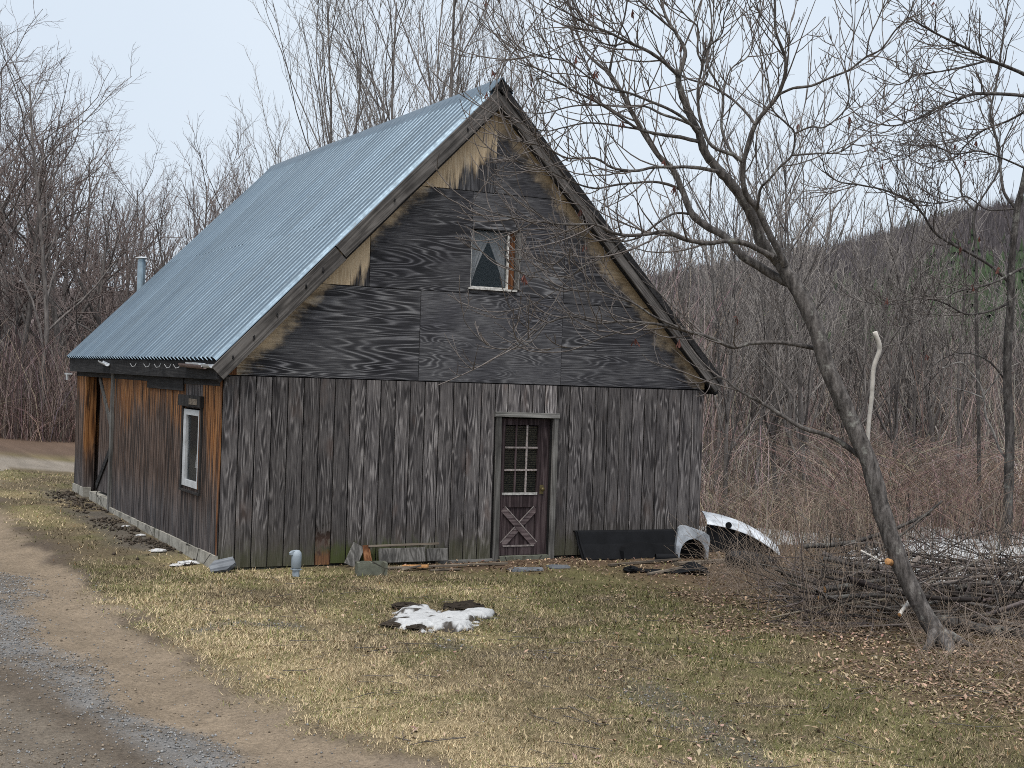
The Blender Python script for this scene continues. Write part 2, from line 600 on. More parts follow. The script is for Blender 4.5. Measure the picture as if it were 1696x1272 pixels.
def m_attr(name, scale=1.0, var=0.5, rough=0.95, bump=0.0, fine=40.0):
    """albedo comes from the mesh's Col attribute, fine grain from noise"""
    s = NT(name)
    a = s.t.nodes.new('ShaderNodeAttribute')
    a.attribute_name = 'Col'
    c = a.outputs['Color']
    if var:
        n = s.noise(s.tc.outputs['Object'], fine, 5, 0.7)
        n2 = s.noise(s.tc.outputs['Object'], fine * 3.1, 3, 0.6)
        k = s.ramp(s.math('ADD', s.math('MULTIPLY', n, 0.6), s.math('MULTIPLY', n2, 0.4)), [(0.3, 1 - var), (0.5, 1.0), (0.7, 1 + var)])
        c = s.mix(1.0, c, k, 'MULTIPLY')
        if bump:
            s.bump(n, bump, 0.03)
    return s.fin(c, rough, 0, 0.15)


def m_glass(name, tint=(0.02, 0.026, 0.03), alpha=0.45):
    s = NT(name)
    s.fin(tint, 0.08, 0, 0.6)
    s.b.inputs['Alpha'].default_value = alpha
    return s.m


M['board'] = m_front_board('weathered_siding')
M['board_pale'] = m_front_board('dry_pale_siding', gain=1.55)
M['board_rot'] = m_front_board('rotted_siding', True)
M['ply_bold'] = m_plywood('weathered_plywood_bold', 'x', freq=120, along=0.4, across=3.6, light=1.15, amt=0.55)
M['ply_mid'] = m_plywood('weathered_plywood', 'x', freq=150, along=0.4, across=3.2, light=1.15, amt=0.4)
M['ply_fine'] = m_plywood('weathered_plywood_fine', 'x', freq=190, along=0.55, across=3.6, light=1.25, amt=0.36)
M['ply_vert'] = m_plywood('weathered_plywood_upright', 'z', freq=60, along=0.6, across=7, light=0.8, band=0.5)
M['side'] = m_side_board('tarred_plank')
M['rake'] = m_grey_wood('grey_rake_board', 'x', (0.045, 0.042, 0.04), (0.125, 0.115, 0.108), (0.22, 0.205, 0.195))
M['trim'] = m_grey_wood('grey_trim_wood', 'z', (0.05, 0.048, 0.045), (0.12, 0.115, 0.108), (0.25, 0.24, 0.23))
M['trimx'] = m_grey_wood('grey_lintel_wood', 'x', (0.08, 0.078, 0.072), (0.2, 0.195, 0.185), (0.34, 0.33, 0.31))
M['dark'] = m_grey_wood('black_wood', 'y', (0.01, 0.01, 0.011), (0.022, 0.021, 0.022), (0.05, 0.048, 0.048))
M['darkz'] = m_grey_wood('black_upright_wood', 'z', (0.01, 0.01, 0.011), (0.026, 0.024, 0.024), (0.06, 0.055, 0.052))
M['brown'] = m_grey_wood('red_brown_wood', 'z', (0.05, 0.02, 0.01), (0.17, 0.07, 0.03), (0.32, 0.18, 0.1))
M['roof'] = m_roof()
M['conc'] = m_concrete('old_concrete')
M['conc_d'] = m_concrete('mossy_concrete', (0.12, 0.125, 0.1))
M['white'] = simple('white_paint', (0.43, 0.445, 0.46), 0.5, 0, 0.18, 9)
M['offwhite'] = simple('chipped_white_paint', (0.4, 0.39, 0.37), 0.7, 0, 0.5, 25)
M['glass'] = m_glass('window_glass', (0.03, 0.045, 0.055), 0.22)
M['dglass'] = m_glass('dusty_door_glass', (0.02, 0.022, 0.022), 0.3)
M['curtain'] = simple('net_curtain', (0.36, 0.37, 0.385), 0.9, 0, 0.15, 10)
M['blind'] = simple('yellowed_blind', (0.2, 0.19, 0.13), 0.7, 0, 0.3, 6)
M['door'] = m_grey_wood('worn_purple_brown_door_paint', 'z', (0.018, 0.012, 0.013), (0.062, 0.043, 0.046), (0.15, 0.12, 0.12))
M['doorb'] = m_grey_wood('worn_brace_paint', 'x', (0.04, 0.028, 0.03), (0.12, 0.09, 0.092), (0.25, 0.21, 0.205))
M['doorhi'] = simple('pale_door_edge', (0.24, 0.21, 0.2), 0.8, 0, 0.55, 30)  # paler than the door colour, for brace edges, moulding and muntins
M['brass'] = simple('tarnished_brass', (0.14, 0.11, 0.05), 0.5, 0.6, 0.3, 20)
M['steel'] = simple('galvanised_pipe', (0.3, 0.38, 0.44), 0.4, 0.6, 0.2, 6, 0.5)
M['black'] = simple('black_plastic', (0.007, 0.0075, 0.009), 0.75, 0, 0.3, 5, 0.12)
M['rubber'] = simple('tyre_rubber', (0.014, 0.014, 0.015), 0.8, 0, 0.3, 12)
M['plastic'] = simple('grey_blue_plastic', (0.25, 0.29, 0.33), 0.6, 0, 0.12, 8)
M['autowhite'] = simple('dirty_white_car_paint', (0.5, 0.53, 0.57), 0.45, 0, 0.4, 5, 0.4)
M['autogrey'] = simple('grey_white_moulded_plastic', (0.36, 0.39, 0.43), 0.5, 0, 0.3, 9)
M['stone'] = m_grey_wood('slate_stone', 'x', (0.05, 0.056, 0.066), (0.14, 0.15, 0.165), (0.25, 0.26, 0.28), 30)
M['rawwood'] = simple('fresh_cut_wood', (0.42, 0.22, 0.09), 0.8, 0, 0.3, 40)
M['scrap'] = m_grey_wood('scrap_plank', 'x', (0.06, 0.05, 0.04), (0.17, 0.14, 0.11), (0.3, 0.26, 0.21))
M['ground'] = m_attr('ground_soil', var=0.55, bump=0.9, fine=28)
M['blade'] = m_attr('grass_blade', var=0.0, rough=0.8)
M['leaf'] = m_attr('dead_leaf', var=0.0, rough=0.8)
M['pebble'] = m_attr('pebble', var=0.0, rough=0.9)
M['hill'] = m_attr('hill_wood_floor', var=0.35, fine=0.12)
M['cane'] = m_attr('thicket_cane', var=0.0)
M['bark_hero'] = m_bark('grey_brown_bark', (0.018, 0.016, 0.015), (0.08, 0.072, 0.068), (0.17, 0.157, 0.148), 0.5)
M['twig_hero'] = m_bark('twig_bark', (0.08, 0.068, 0.064), (0.155, 0.136, 0.127), (0.26, 0.235, 0.222), 0.0, 1.0)
M['bark_bg'] = m_bark('far_bark', (0.065, 0.058, 0.056), (0.15, 0.135, 0.128), (0.25, 0.23, 0.217), 0.0, 0.4)  # far bark and twig tones raised to stand in for distance haze
M['twig_red'] = m_bark('far_reddish_twig', (0.11, 0.086, 0.08), (0.19, 0.153, 0.143), (0.28, 0.235, 0.22), 0.0, 0.3)
M['twig_grey'] = m_bark('far_grey_twig', (0.16, 0.142, 0.132), (0.27, 0.245, 0.228), (0.37, 0.34, 0.32), 0.0, 0.3)
M['stick'] = m_attr('brush_stick_attr', var=0.35, fine=18)
M['brush'] = m_bark('brush_stick', (0.04, 0.035, 0.032), (0.1, 0.088, 0.08), (0.2, 0.18, 0.165), 0.3, 0.8)
M['weed'] = simple('dead_weed_stem', (0.21, 0.165, 0.13), 0.9, 0, 0.35, 2)
M['bleached'] = simple('bleached_bare_wood', (0.5, 0.47, 0.43), 0.85, 0, 0.25, 14)
M['birch'] = simple('birch_bark', (0.34, 0.32, 0.3), 0.8, 0, 0.95, 9)
M['redleaf'] = simple('withered_red_leaf', (0.12, 0.05, 0.04), 0.9, 0, 0.4, 3)

# ------------------------------------------------------------------ ground and driveway
def gz(x, y):
    x, y = np.asarray(x, float), np.asarray(y, float)
    z = 0.02 * np.clip(y, 0, 11) * sstep(2.5, -1.0, x)
    r = np.hypot(x - 1, y + 4)
    z = z + (fbm(x * 0.5, y * 0.5, 3) - 0.5) * 0.12 * sstep(0.2, 2.5, np.maximum(np.maximum(-x, x - BW), np.maximum(-y - 0.2, y - BL)))
    z = z + (fbm(x * 2.3, y * 2.3, 9) - 0.5) * 0.035
    z = z - 0.35 * sstep(9, 20, x) + (fbm(x * 0.05, y * 0.05, 21) - 0.5) * 1.2 * sstep(30, 80, r)
    # wheel ruts
    s = drive_s(x, y)
    z = z - 0.05 * np.exp(-((s - 0.55) / 0.35) ** 2) - 0.04 * np.exp(-((s - 2.2) / 0.4) ** 2)
    return z - 0.012


_ey = np.array([-60, -14, -12, -9, -7, -5.5, -3, -0.5, 4, 7, 10, 13, 14.5, 60])
_ex = np.array([6, -0.2, -0.95, -1.19, -1.38, -1.62, -1.68, -1.64, -1.62, -1.64, -1.5, -1.0, -0.4, -0.4])


def drive_s(x, y):
    """distance into the drive, measured from its right-hand edge"""
    e = np.interp(y, _ey, _ex) + (fbm(x * 0.9, y * 0.9, 41, 4) - 0.5) * 0.7 * sstep(3, 6, 6 + 0 * x)
    return e - x


def drive_mask(x, y):
    s = drive_s(x, y)
    m1 = (s > 0) & (s < 3.4) & (y < 22)
    lane = np.abs(y - (17.0 + 0.05 * x) + (fbm(x * 0.4, y * 0.4, 43) - 0.5) * 2.0) < 2.2
    m2 = lane & (x > -6) & (x < 26)
    return m1 | m2


# old gravelly wheel track across the lawn (traced on the ground)
TRACK = [gp(q[0], q[1])[:2] for q in ((330, 1040), (480, 1030), (640, 1045), (800, 1070), (930, 1100), (1060, 1135), (1180, 1215), (1260, 1262))]


def track_dist(x, y):
    d = np.full(np.shape(x), 1e9)
    for a, b in zip(TRACK[:-1], TRACK[1:]):
        ab = b - a
        t = np.clip(((x - a[0]) * ab[0] + (y - a[1]) * ab[1]) / ab.dot(ab), 0, 1)
        d = np.minimum(d, np.hypot(x - a[0] - t * ab[0], y - a[1] - t * ab[1]))
    return d


def zones(x, y):
    """ground cover weights"""
    s = drive_s(x, y)
    n1 = fbm(x * 0.8, y * 0.8, 50, 4)
    n2 = fbm(x * 2.2, y * 2.2, 60, 4)
    n3 = fbm(x * 5.0, y * 5.0, 70, 3)
    drv = np.clip(drive_mask(x, y) * 1.0, 0, 1)
    soft = sstep(-0.3, 0.3, s + (n3 - 0.5) * 0.5) * (y < 13)
    drv = np.where(y < 13, soft * (s < 3.4), drv)
    edge = sstep(2.6, 0.3, -s) * sstep(-1.0, -4.0, y)                      # pale straw by the drive, near
    straw = np.clip(edge * (0.35 + n1), 0, 1)
    straw = np.maximum(straw, sstep(0.46, 0.72, n1) * 0.75 * sstep(4.5, 3.0, x))
    litter = sstep(-1.5, 0.6, (x - 5.2) + (y + 3.5) * -0.22 + (n1 - 0.5) * 4) * 0.9
    litter = np.maximum(litter, sstep(-1.35, -0.35, y + (n2 - 0.5) * 0.9) * sstep(2.0, 3.2, x) * sstep(9, 7, x) * sstep(3, 1, y))
    green = np.clip(sstep(0.4, 0.62, n2 * 0.5 + n1 * 0.5 + 0.12 * sstep(1.5, 3.5, x)) * (1 - straw * 0.6), 0, 1)
    mud = sstep(0.75, 0.1, np.abs(x + 0.35)) * sstep(0.8, 2.2, y) * sstep(10.5, 8.5, y) * sstep(0.36, 0.5, n2 + 0.06)
    mud = np.maximum(mud, 0.75 * sstep(0.42, 0.05, track_dist(x, y) + (n3 - 0.5) * 0.35) * sstep(0.42, 0.62, n2 + 0.0))
    wood = sstep(7.5, 11.0, x + (n1 - 0.5) * 5)                              # woodland floor to the right
    wood = np.maximum(wood, sstep(19.5, 23, y))
    return s, drv, straw, litter, green, mud, wood, n1, n2, n3


def lerp(a, b, t):
    return a * (1 - t[..., None]) + np.asarray(b) * t[..., None]


def ground_col(x, y):
    s, drv, straw, litter, green, mud, wood, n1, n2, n3 = zones(x, y)
    c = np.ones(np.shape(x) + (3,)) * np.array([0.105, 0.082, 0.05])
    c = lerp(c, (0.27, 0.21, 0.12), straw)
    c = lerp(c, (0.125, 0.115, 0.05), green * 0.8)
    c = lerp(c, (0.105, 0.07, 0.046), litter)
    c = lerp(c, (0.11, 0.075, 0.055), wood)
    c = lerp(c, (0.085, 0.074, 0.066), mud * 0.85)
    # the drive, across its width
    d = np.ones(np.shape(x) + (3,)) * np.array([0.108, 0.087, 0.067])
    sj = s + (n1 - 0.5) * 0.8
    d = lerp(d, (0.205, 0.16, 0.115), sstep(0.0, 0.3, sj) * sstep(1.25, 0.85, sj))
    d = lerp(d, (0.165, 0.162, 0.16), sstep(0.8, 1.15, sj) * sstep(1.65, 1.25, sj) * sstep(0.3, 0.7, n2 * 0.6 + n3 * 0.5) * 0.9)
    d = lerp(d, (0.165, 0.14, 0.112), sstep(1.7, 2.0, sj) * sstep(2.9, 2.4, sj) * 0.6)
    d = lerp(d, (0.07, 0.052, 0.04), sstep(0.12, -0.02, sj - 0.08) * 0.7)
    d = lerp(d, (0.24, 0.21, 0.175), sstep(9, 14, y) * 0.8)
    c = c * (1 - drv[..., None]) + d * drv[..., None]
    c = c * (0.75 + 0.5 * n3[..., None])
    return c


def graded(lo, hi, step, far):
    a = np.arange(lo, hi + 1e-6, step)
    g, st = [], step
    p = hi
    while p < far:
        st *= 1.22
        p += st
        g.append(p)
    h, st = [], step
    p = lo
    while p > -far:
        st *= 1.22
        p -= st
        h.append(p)
    return np.array(h[::-1] + list(a) + g)


xs = graded(-5, 11, 0.1, 1500)
ys = graded(-11.5, 12, 0.1, 1500)
GX, GY = np.meshgrid(xs, ys)
GZ = gz(GX, GY)
gcol = ground_col(GX, GY).reshape(-1, 3)
nx, ny = len(xs), len(ys)
ii, jj = np.meshgrid(np.arange(nx - 1), np.arange(ny - 1))
q = np.stack([jj * nx + ii, jj * nx + ii + 1, (jj + 1) * nx + ii + 1, (jj + 1) * nx + ii], -1).reshape(-1, 4)
GV = np.stack([GX, GY, GZ], -1).reshape(-1, 3)
cx, cyy = GV[q].mean(1)[:, 0], GV[q].mean(1)[:, 1]
dm = drive_mask(cx, cyy)


def submesh(name, sel):
    f = q[sel]
    u, inv = np.unique(f, return_inverse=True)
    return mesh(name, GV[u], inv.reshape(-1, 4), M['ground'], True, gcol[u])


tag(obj('ground', submesh('ground', ~dm)), kind='structure')
tag(obj('driveway', submesh('driveway', dm)), kind='structure')


# wooded hill far to the right, low wooded rise to the left and behind
def in_view(px0, px1, d0, d1, n, rng):
    """n random ground points in a sector of the place"""
    px = rng.uniform(px0, px1, n)
    dd = np.sqrt(rng.uniform(d0 * d0, d1 * d1, n))
    f = np.array([FWD[0], FWD[1]]) / math.hypot(FWD[0], FWD[1])
    r_ = np.array([f[1], -f[0]])
    return CAM[0] + dd * (f[0] + r_[0] * (px - 848) / FPX), CAM[1] + dd * (f[1] + r_[1] * (px - 848) / FPX)


def sector_hill(name, px, d, hfun, colfun):
    PX, DD = np.meshgrid(px, d)
    f = np.array([FWD[0], FWD[1]]) / math.hypot(FWD[0], FWD[1])
    r_ = np.array([f[1], -f[0]])
    X = CAM[0] + DD * (f[0] + r_[0] * (PX - 848) / FPX)
    Y = CAM[1] + DD * (f[1] + r_[1] * (PX - 848) / FPX)
    Z = hfun(PX, DD, X, Y)
    a, b = len(px), len(d)
    i_, j_ = np.meshgrid(np.arange(a - 1), np.arange(b - 1))
    F = np.stack([j_ * a + i_, j_ * a + i_ + 1, (j_ + 1) * a + i_ + 1, (j_ + 1) * a + i_], -1).reshape(-1, 4)
    return tag(obj(name, mesh(name, np.stack([X, Y, Z], -1).reshape(-1, 3), F, M['hill'], True, colfun(X, Y, Z).reshape(-1, 3))), kind='structure')


_rx = np.array([-6000, 200, 900, 1270, 1440, 1600, 1696, 1800, 2300, 4000, 7000])
_rh = np.array([8, 10, 26, 40, 48, 58, 62, 64, 55, 40, 20])


def hill_h(PX, DD, X, Y):
    top = np.interp(PX, _rx, _rh)
    t = sstep(110, 470, DD)
    back = sstep(1000, 520, DD)
    return -1.5 + (top * 1.0) * t * (0.25 + 0.75 * back) + (fbm(X * 0.012, Y * 0.012, 31) - 0.5) * 9 * t


def hill_c(X, Y, Z):
    n = fbm(X * 0.02, Y * 0.02, 33)
    c = np.ones(X.shape + (3,)) * np.array([0.115, 0.102, 0.107])
    c = lerp(c, (0.09, 0.078, 0.083), sstep(0.4, 0.6, n))
    return c


sector_hill('far_hill', np.concatenate([np.arange(-6000, -200, 400), np.arange(-200, 2400, 25), np.arange(2400, 7000, 400)]), np.concatenate([np.arange(110, 560, 12), np.arange(560, 1000, 40)]), hill_h, hill_c)


def rise_h(PX, DD, X, Y):
    w = np.interp(PX, [-6000, -300, 450, 900, 1300, 2000, 6000], [8, 10, 9, 7, 5, 3.5, 3])
    return -1.2 + w * sstep(64, 100, DD) + (fbm(X * 0.06, Y * 0.06, 35) - 0.5) * 2.0 - 9 * sstep(108, 140, DD)


def rise_c(X, Y, Z):
    n = fbm(X * 0.15, Y * 0.15, 37)
    c = np.ones(X.shape + (3,)) * np.array([0.135, 0.112, 0.106])
    return lerp(c, (0.1, 0.083, 0.08), sstep(0.4, 0.6, n))


sector_hill('wooded_rise', np.concatenate([np.arange(-6000, -300, 300), np.arange(-300, 2000, 30), np.arange(2000, 6000, 400)]), np.arange(62, 140, 3.0), rise_h, rise_c)


# ------------------------------------------------------------------ the barn
barn = thing('barn', 'old grey plank barn with plywood gable and ribbed blue-grey metal roof', 'barn')


def board_mesh(name, w, h, t, mat, jag=0.0):
    """upright board: face at y=-t .. 0, x 0..w, chamfered front edges"""
    c = 0.006
    pr = [(0, 0), (0, -t + c), (c, -t), (w - c, -t), (w, -t + c), (w, 0)]
    b = MB().prism(pr[::-1], lambda a, y: (a, y, 0.0), lambda a, y: (a, y, h))
    return mesh(name, b.v, b.f, mat)


rb = random.Random(5)
cache = {}


def front_board(x0, x1, z0, z1, mat='board', dy=0.0):
    w = x1 - x0 - 0.013
    key = (round(w, 4), round(z1 - z0, 3), mat)
    if key not in cache:
        cache[key] = board_mesh('siding_board', w, z1 - z0, 0.016, M[mat])
    return obj('siding_board', cache[key], barn, (x0, -0.002 - dy, z0))


nL = 18
for i in range(nL):
    x0 = 3.84 * i / nL
    front_board(x0, 3.84 * (i + 1) / nL, 0.015 if i not in (7, 8) else 0.03, 2.435, 'board_rot' if i == 6 else 'board', rb.uniform(0, 0.006))
for i in range(5):
    front_board(3.84 + 0.196 * i, 3.84 + 0.196 * (i + 1), 2.035, 2.435, 'board_pale', rb.uniform(0, 0.004))
for i in range(12):
    x0 = 4.82 + (BW - 4.82) * i / 12
    front_board(x0, 4.82 + (BW - 4.82) * (i + 1) / 12, 0.03, 2.43, 'board', rb.uniform(0, 0.006))

# dark sheathing behind the siding, with the openings left open
core = MB()
core.box(0.02, 3.93, 0.012, 0.07, 0.0, 2.44).box(4.74, BW, 0.012, 0.07, 0.0, 2.44).box(3.93, 4.74, 0.012, 0.07, 1.99, 2.44)
WX0, WX1, WZ0, WZ1 = 3.39, 4.07, 3.75, 4.545
zr = lambda x: PZ - 0.09 - SLOPE * abs(x - BW / 2)      # underside of the roof deck over the wall
core.prism([(0.02, 2.445), (WX0, 2.445), (WX0, zr(WX0)), (0.02, max(2.46, zr(0.02)))], lambda a, b: (a, 0.012, b), lambda a, b: (a, 0.07, b))
core.prism([(WX1, 2.445), (BW, 2.445), (BW, max(2.46, zr(BW))), (WX1, zr(WX1))], lambda a, b: (a, 0.012, b), lambda a, b: (a, 0.07, b))
core.box(WX0, WX1, 0.012, 0.07, 2.445, WZ0)
core.prism([(WX0, WZ1), (WX1, WZ1), (WX1, zr(WX1)), (BW / 2, zr(BW / 2)), (WX0, zr(WX0))], lambda a, b: (a, 0.012, b), lambda a, b: (a, 0.07, b))
core.build('wall_sheathing', M['darkz'], barn)
# back wall, right wall, floor
MB().box(0.02, BW, BL - 0.07, BL, 0.0, 2.5).prism([(0.02, 2.5), (BW, 2.5), (BW / 2, zr(BW / 2))], lambda a, b: (a, BL - 0.07, b), lambda a, b: (a, BL, b)).build('back_wall', M['darkz'], barn)
MB().box(BW - 0.07, BW - 0.002, 0.07, BL - 0.07, 0.0, 2.6).build('right_wall', M['darkz'], barn)
MB().box(0.3, BW - 0.1, 0.1, BL - 0.1, 0.0, 0.12).build('floor_slab', M['conc_d'], barn)
MB().box(0.1, BW - 0.1, 0.1, BL - 0.1, 2.48, 2.56).build('loft_floor', M['dark'], barn)


# plywood sheets of the gable: polygons clipped under the rake
def clip_roof(poly):
    """clip a polygon to below the two roof lines"""
    for sgn in (-1, 1):
        out = []
        f = lambda p: zr(0) * 0 + (PZ - 0.1 - SLOPE * sgn * (p[0] - BW / 2)) - p[1]
        for a, b in zip(poly, poly[1:] + poly[:1]):
            fa, fb = f(a), f(b)
            if fa >= 0:
                out.append(a)
            if (fa >= 0) != (fb >= 0):
                t = fa / (fa - fb)
                out.append((a[0] + (b[0] - a[0]) * t, a[1] + (b[1] - a[1]) * t))
        poly = out
        if not poly:
            return poly
    return poly


def ply(x0, x1, z0, z1, mat, y=0.0, t=0.013):
    g = 0.004
    poly = clip_roof([(x0 + g, z0 + g), (x1 - g, z0 + g), (x1 - g, z1 - g), (x0 + g, z1 - g)])
    if len(poly) < 3:
        return
    MB().prism(poly[::-1], lambda a, b: (a, y, b), lambda a, b: (a, y - t, b)).build('plywood_panel', M[mat], barn)


Z1, Z2 = 2.445, 3.665
ply(0.0, 2.66, Z1, Z2, 'ply_bold', 0.004)
ply(2.66, 4.86, Z1, Z2 + 0.0, 'ply_fine', 0.0)
ply(4.86, BW, Z1, Z2 - 0.06, 'ply_mid', 0.005)
ply(0.5, 1.91, Z2, 5.2, 'ply_vert', 0.004)
ply(1.91, WX0, Z2, 5.06, 'ply_mid', -0.001)
ply(WX0, WX1, WZ1, 5.06, 'ply_mid', 0.003)
ply(WX0, WX1, Z2, WZ0 - 0.02, 'ply_fine', 0.004)
ply(WX1, 4.86, Z2, 5.06, 'ply_mid', 0.004)
ply(4.86, 6.9, Z2 - 0.06, 5.06, 'ply_mid', 0.0)
ply(2.3, 3.73, 5.06, 6.6, 'ply_vert', -0.006)
ply(3.73, 5.4, 5.06, 6.6, 'ply_mid', 0.002)
# small raw offcuts at the lower left corner of the gable
MB().box(0.0, 0.16, -0.016, -0.0135 + 0.0, 2.45, 2.56).build('corner_offcut', M['brown'], barn)

# ---- left side wall
YD0, YD1 = 6.35, 8.75            # recessed wide doorway
SW = (0.86, 1.74, 0.92, 1.98)    # small window y0,y1,z0,z1


def side_board(y0, y1, z0, z1, dx=0.0, mat='side'):
    w = y1 - y0 - 0.006
    key = ('s', round(w, 4), round(z1 - z0, 3), mat)
    if key not in cache:
        c = 0.005
        pr = [(0, 0), (0, w), (-0.018 + c, w), (-0.018, w - c), (-0.018, c), (-0.018 + c, 0)]
        b = MB().prism(pr, lambda a, y: (a, y, 0.0), lambda a, y: (a, y, z1 - z0))
        cache[key] = mesh('wall_plank', b.v, b.f, M[mat])
    return obj('wall_plank', cache[key], barn, (-0.002 - dx, y0, z0))


y = 0.0
k = 0
PW = 0.142
edges = list(np.arange(0.0, SW[0] + 0.01, SW[0] / 6)) + list(np.linspace(SW[0], SW[1], 7)[1:]) + list(np.linspace(SW[1], YD0, 33)[1:]) + list(np.linspace(YD1, BL, 7))
for a, b in zip(edges[:-1], edges[1:]):
    if b - a > 0.5 or b - a < 0.02:
        continue
    gz0 = 0.17 + 0.0 * a
    if a >= YD1 - 0.01:
        side_board(a, b, 0.3, 2.40, rb.uniform(0, 0.007))
    elif a >= SW[0] - 0.01 and b <= SW[1] + 0.01:
        side_board(a, b, gz0, SW[2], rb.uniform(0, 0.007))
        side_board(a, b, SW[3], 2.40, rb.uniform(0, 0.007))
    else:
        side_board(a, b, gz0, 2.40, rb.uniform(0, 0.008))
sc_ = MB()
sc_.box(0.012, 0.06, 0.075, SW[0], 0.1, 2.47).box(0.012, 0.06, SW[1], YD0, 0.1, 2.47).box(0.012, 0.06, SW[0], SW[1], 0.1, SW[2]).box(0.012, 0.06, SW[0], SW[1], SW[3], 2.47)
sc_.box(0.012, 0.06, YD1, BL - 0.075, 0.1, 2.47).box(0.012, 0.06, YD0, YD1, 2.36, 2.47)
sc_.build('side_sheathing', M['darkz'], barn)
# corner post and trims
MB().box(-0.026, -0.0205, 0.0, 0.05, 0.16, 2.4).build('corner_trim', M['brown'], barn)
MB().box(-0.06, 0.0, YD0 - 0.03, YD0 + 0.1, 0.02, 2.38).build('door_jamb', M['trim'], barn)
MB().box(-0.03, 0.16, YD1 - 0.02, YD1 + 0.1, 0.24, 2.38).build('door_jamb', M['side'], barn)
MB().box(-0.05, -0.021, 1.8, 3.9, 2.2, 2.39).build('track_cover', M['dark'], barn)
# recessed sliding door leaf with its braces
leaf = MB().box(0.09, 0.12, YD0 + 0.02, 8.0, 0.3, 2.355).build('door_leaf', M['side'], barn)
for i in range(9):
    y0 = YD0 + 0.1 + i * 0.165
    side = cache.get('leafplank')
    b = MB().box(0, 0.022, 0, 0.155, 0, 2.02)
    if side is None:
        cache['leafplank'] = side = mesh('leaf_plank', b.v, b.f, M['side'])
    obj('leaf_plank', side, leaf, (0.066, y0, 0.32))
MB().bar((0.065, 7.95, 2.3), (0.065, YD0 + 0.3, 1.3), 0.12, 0.022, (-1, 0, 0)).build('brace', M['trim'], leaf)
MB().bar((0.065, YD0 + 0.3, 1.25), (0.065, 7.95, 0.38), 0.12, 0.022, (-1, 0, 0)).build('brace', M['dark'], leaf)
MB().box(0.06, 0.3, YD1 + 0.09, YD1 + 0.12, 0.1, 2.36).build('reveal_board', M['side'], barn)

# foundation
fnd = MB()
for a, b, h in ((0.0, 0.75, 0.175), (0.76, 1.7, 0.165), (1.71, 2.9, 0.172), (2.91, 4.4, 0.165), (4.41, YD0 + 0.1, 0.17)):
    o = MB().box(-0.05 - rb.uniform(0, 0.012), 0.1, a, b, -0.3, h - 0.004).build('foundation_block', M['conc'], barn)
MB().box(-0.02, 0.5, YD0 + 0.11, 8.2, -0.2, 0.27).build('foundation_block', M['conc'], barn)
MB().box(-0.045, 0.1, YD1 - 0.1, BL, -0.2, 0.295).build('foundation_block', M['conc'], barn)
MB().box(0.12, BW, 0.015, 0.2, -0.3, 0.012).build('front_sill', M['conc_d'], barn)

# side window
sw = MB().box(-0.052, -0.0205, SW[0] - 0.06, SW[0] - 0.005, SW[2] - 0.04, SW[3] + 0.02).box(-0.052, -0.0205, SW[1] + 0.005, SW[1] + 0.075, SW[2] - 0.04, SW[3] + 0.02).box(-0.06, -0.0205, SW[0] - 0.06, SW[1] + 0.075, SW[2] - 0.07, SW[2] - 0.042)
win = sw.build('side_window', M['darkz'], barn)
y0, y1, z0, z1 = SW[0] + 0.02, SW[1] - 0.02, SW[2] + 0.005, SW[3] - 0.02
fr = MB().box(-0.045, 0.0, y0, y0 + 0.09, z0, z1).box(-0.045, 0.0, y1 - 0.13, y1, z0, z1).box(-0.044, 0.0, y0 + 0.09, y1 - 0.13, z0, z0 + 0.085).box(-0.044, 0.0, y0 + 0.09, y1 - 0.13, z1 - 0.075, z1)
fr.build('frame', M['white'], win)
MB().box(-0.014, -0.008, y0 + 0.09, y1 - 0.13, z0 + 0.085, z1 - 0.075).build('pane', M['glass'], win)
MB().box(-0.05, -0.046, y0 - 0.012, y0 + 0.028, z0, z1).build('bare_edge', M['brown'], win)
cv, cf = [], []
for j in range(9):
    for i in range(13):
        t = i / 12
        cv.append((0.05 + 0.018 * math.sin(t * 19 + j * 0.2), y0 + 0.09 + (0.42 - 0.02 * j) * t, z0 + 0.25 + 0.055 * j * (1 + 0.1 * t)))
for j in range(8):
    for i in range(12):
        cf.append([j * 13 + i, j * 13 + i + 1, (j + 1) * 13 + i + 1, (j + 1) * 13 + i])
obj('curtain', mesh('curtain', cv, cf, M['white'], True), win)
MB().box(-0.085, -0.0205, SW[0] - 0.08, SW[1] + 0.16, SW[3] + 0.022, SW[3] + 0.17).build('header_block', M['darkz'], win)
MB().box(-0.09, -0.0865, SW[0] + 0.05, SW[0] + 0.45, SW[3] + 0.05, SW[3] + 0.13).build('worn_patch', M['scrap'], win)

# front door
door = MB().box(3.945, 4.03, 0.03, 0.065, 0.05, 1.96).box(4.55, 4.735, 0.03, 0.065, 0.05, 1.96).box(4.03, 4.55, 0.03, 0.065, 1.87, 1.96).box(4.03, 4.55, 0.03, 0.065, 0.72, 0.89).box(4.03, 4.55, 0.03, 0.065, 0.05, 0.165).build('door', M['door'], barn)
MB().box(4.03, 4.55, 0.05, 0.06, 0.165, 0.72).build('lower_panel', M['door'], door)
for sgn in (1, -1):
    a = (4.03, 0.052 if sgn > 0 else 0.046, 0.19 if sgn > 0 else 0.7)
    b = (4.55, a[1], 0.7 if sgn > 0 else 0.19)
    br = MB().bar(a, b, 0.095, 0.018, (0, -1, 0)).build('cross_brace', M['doorb'], door)
    d = np.array(b) - np.array(a)
    d /= np.linalg.norm(d)
    nn = np.array([-d[2], 0, d[0]])
    if nn[2] < 0:
        nn = -nn
    for sg2 in (1,):
        MB().bar(np.array(a) + nn * 0.045 * sg2 - np.array([0, 0.0195, 0]), np.array(b) + nn * 0.045 * sg2 - np.array([0, 0.0195, 0]), 0.014, 0.003, (0, -1, 0)).build('pale_edge', M['doorhi'], br)  # thin pale strip along the upper edge of each brace
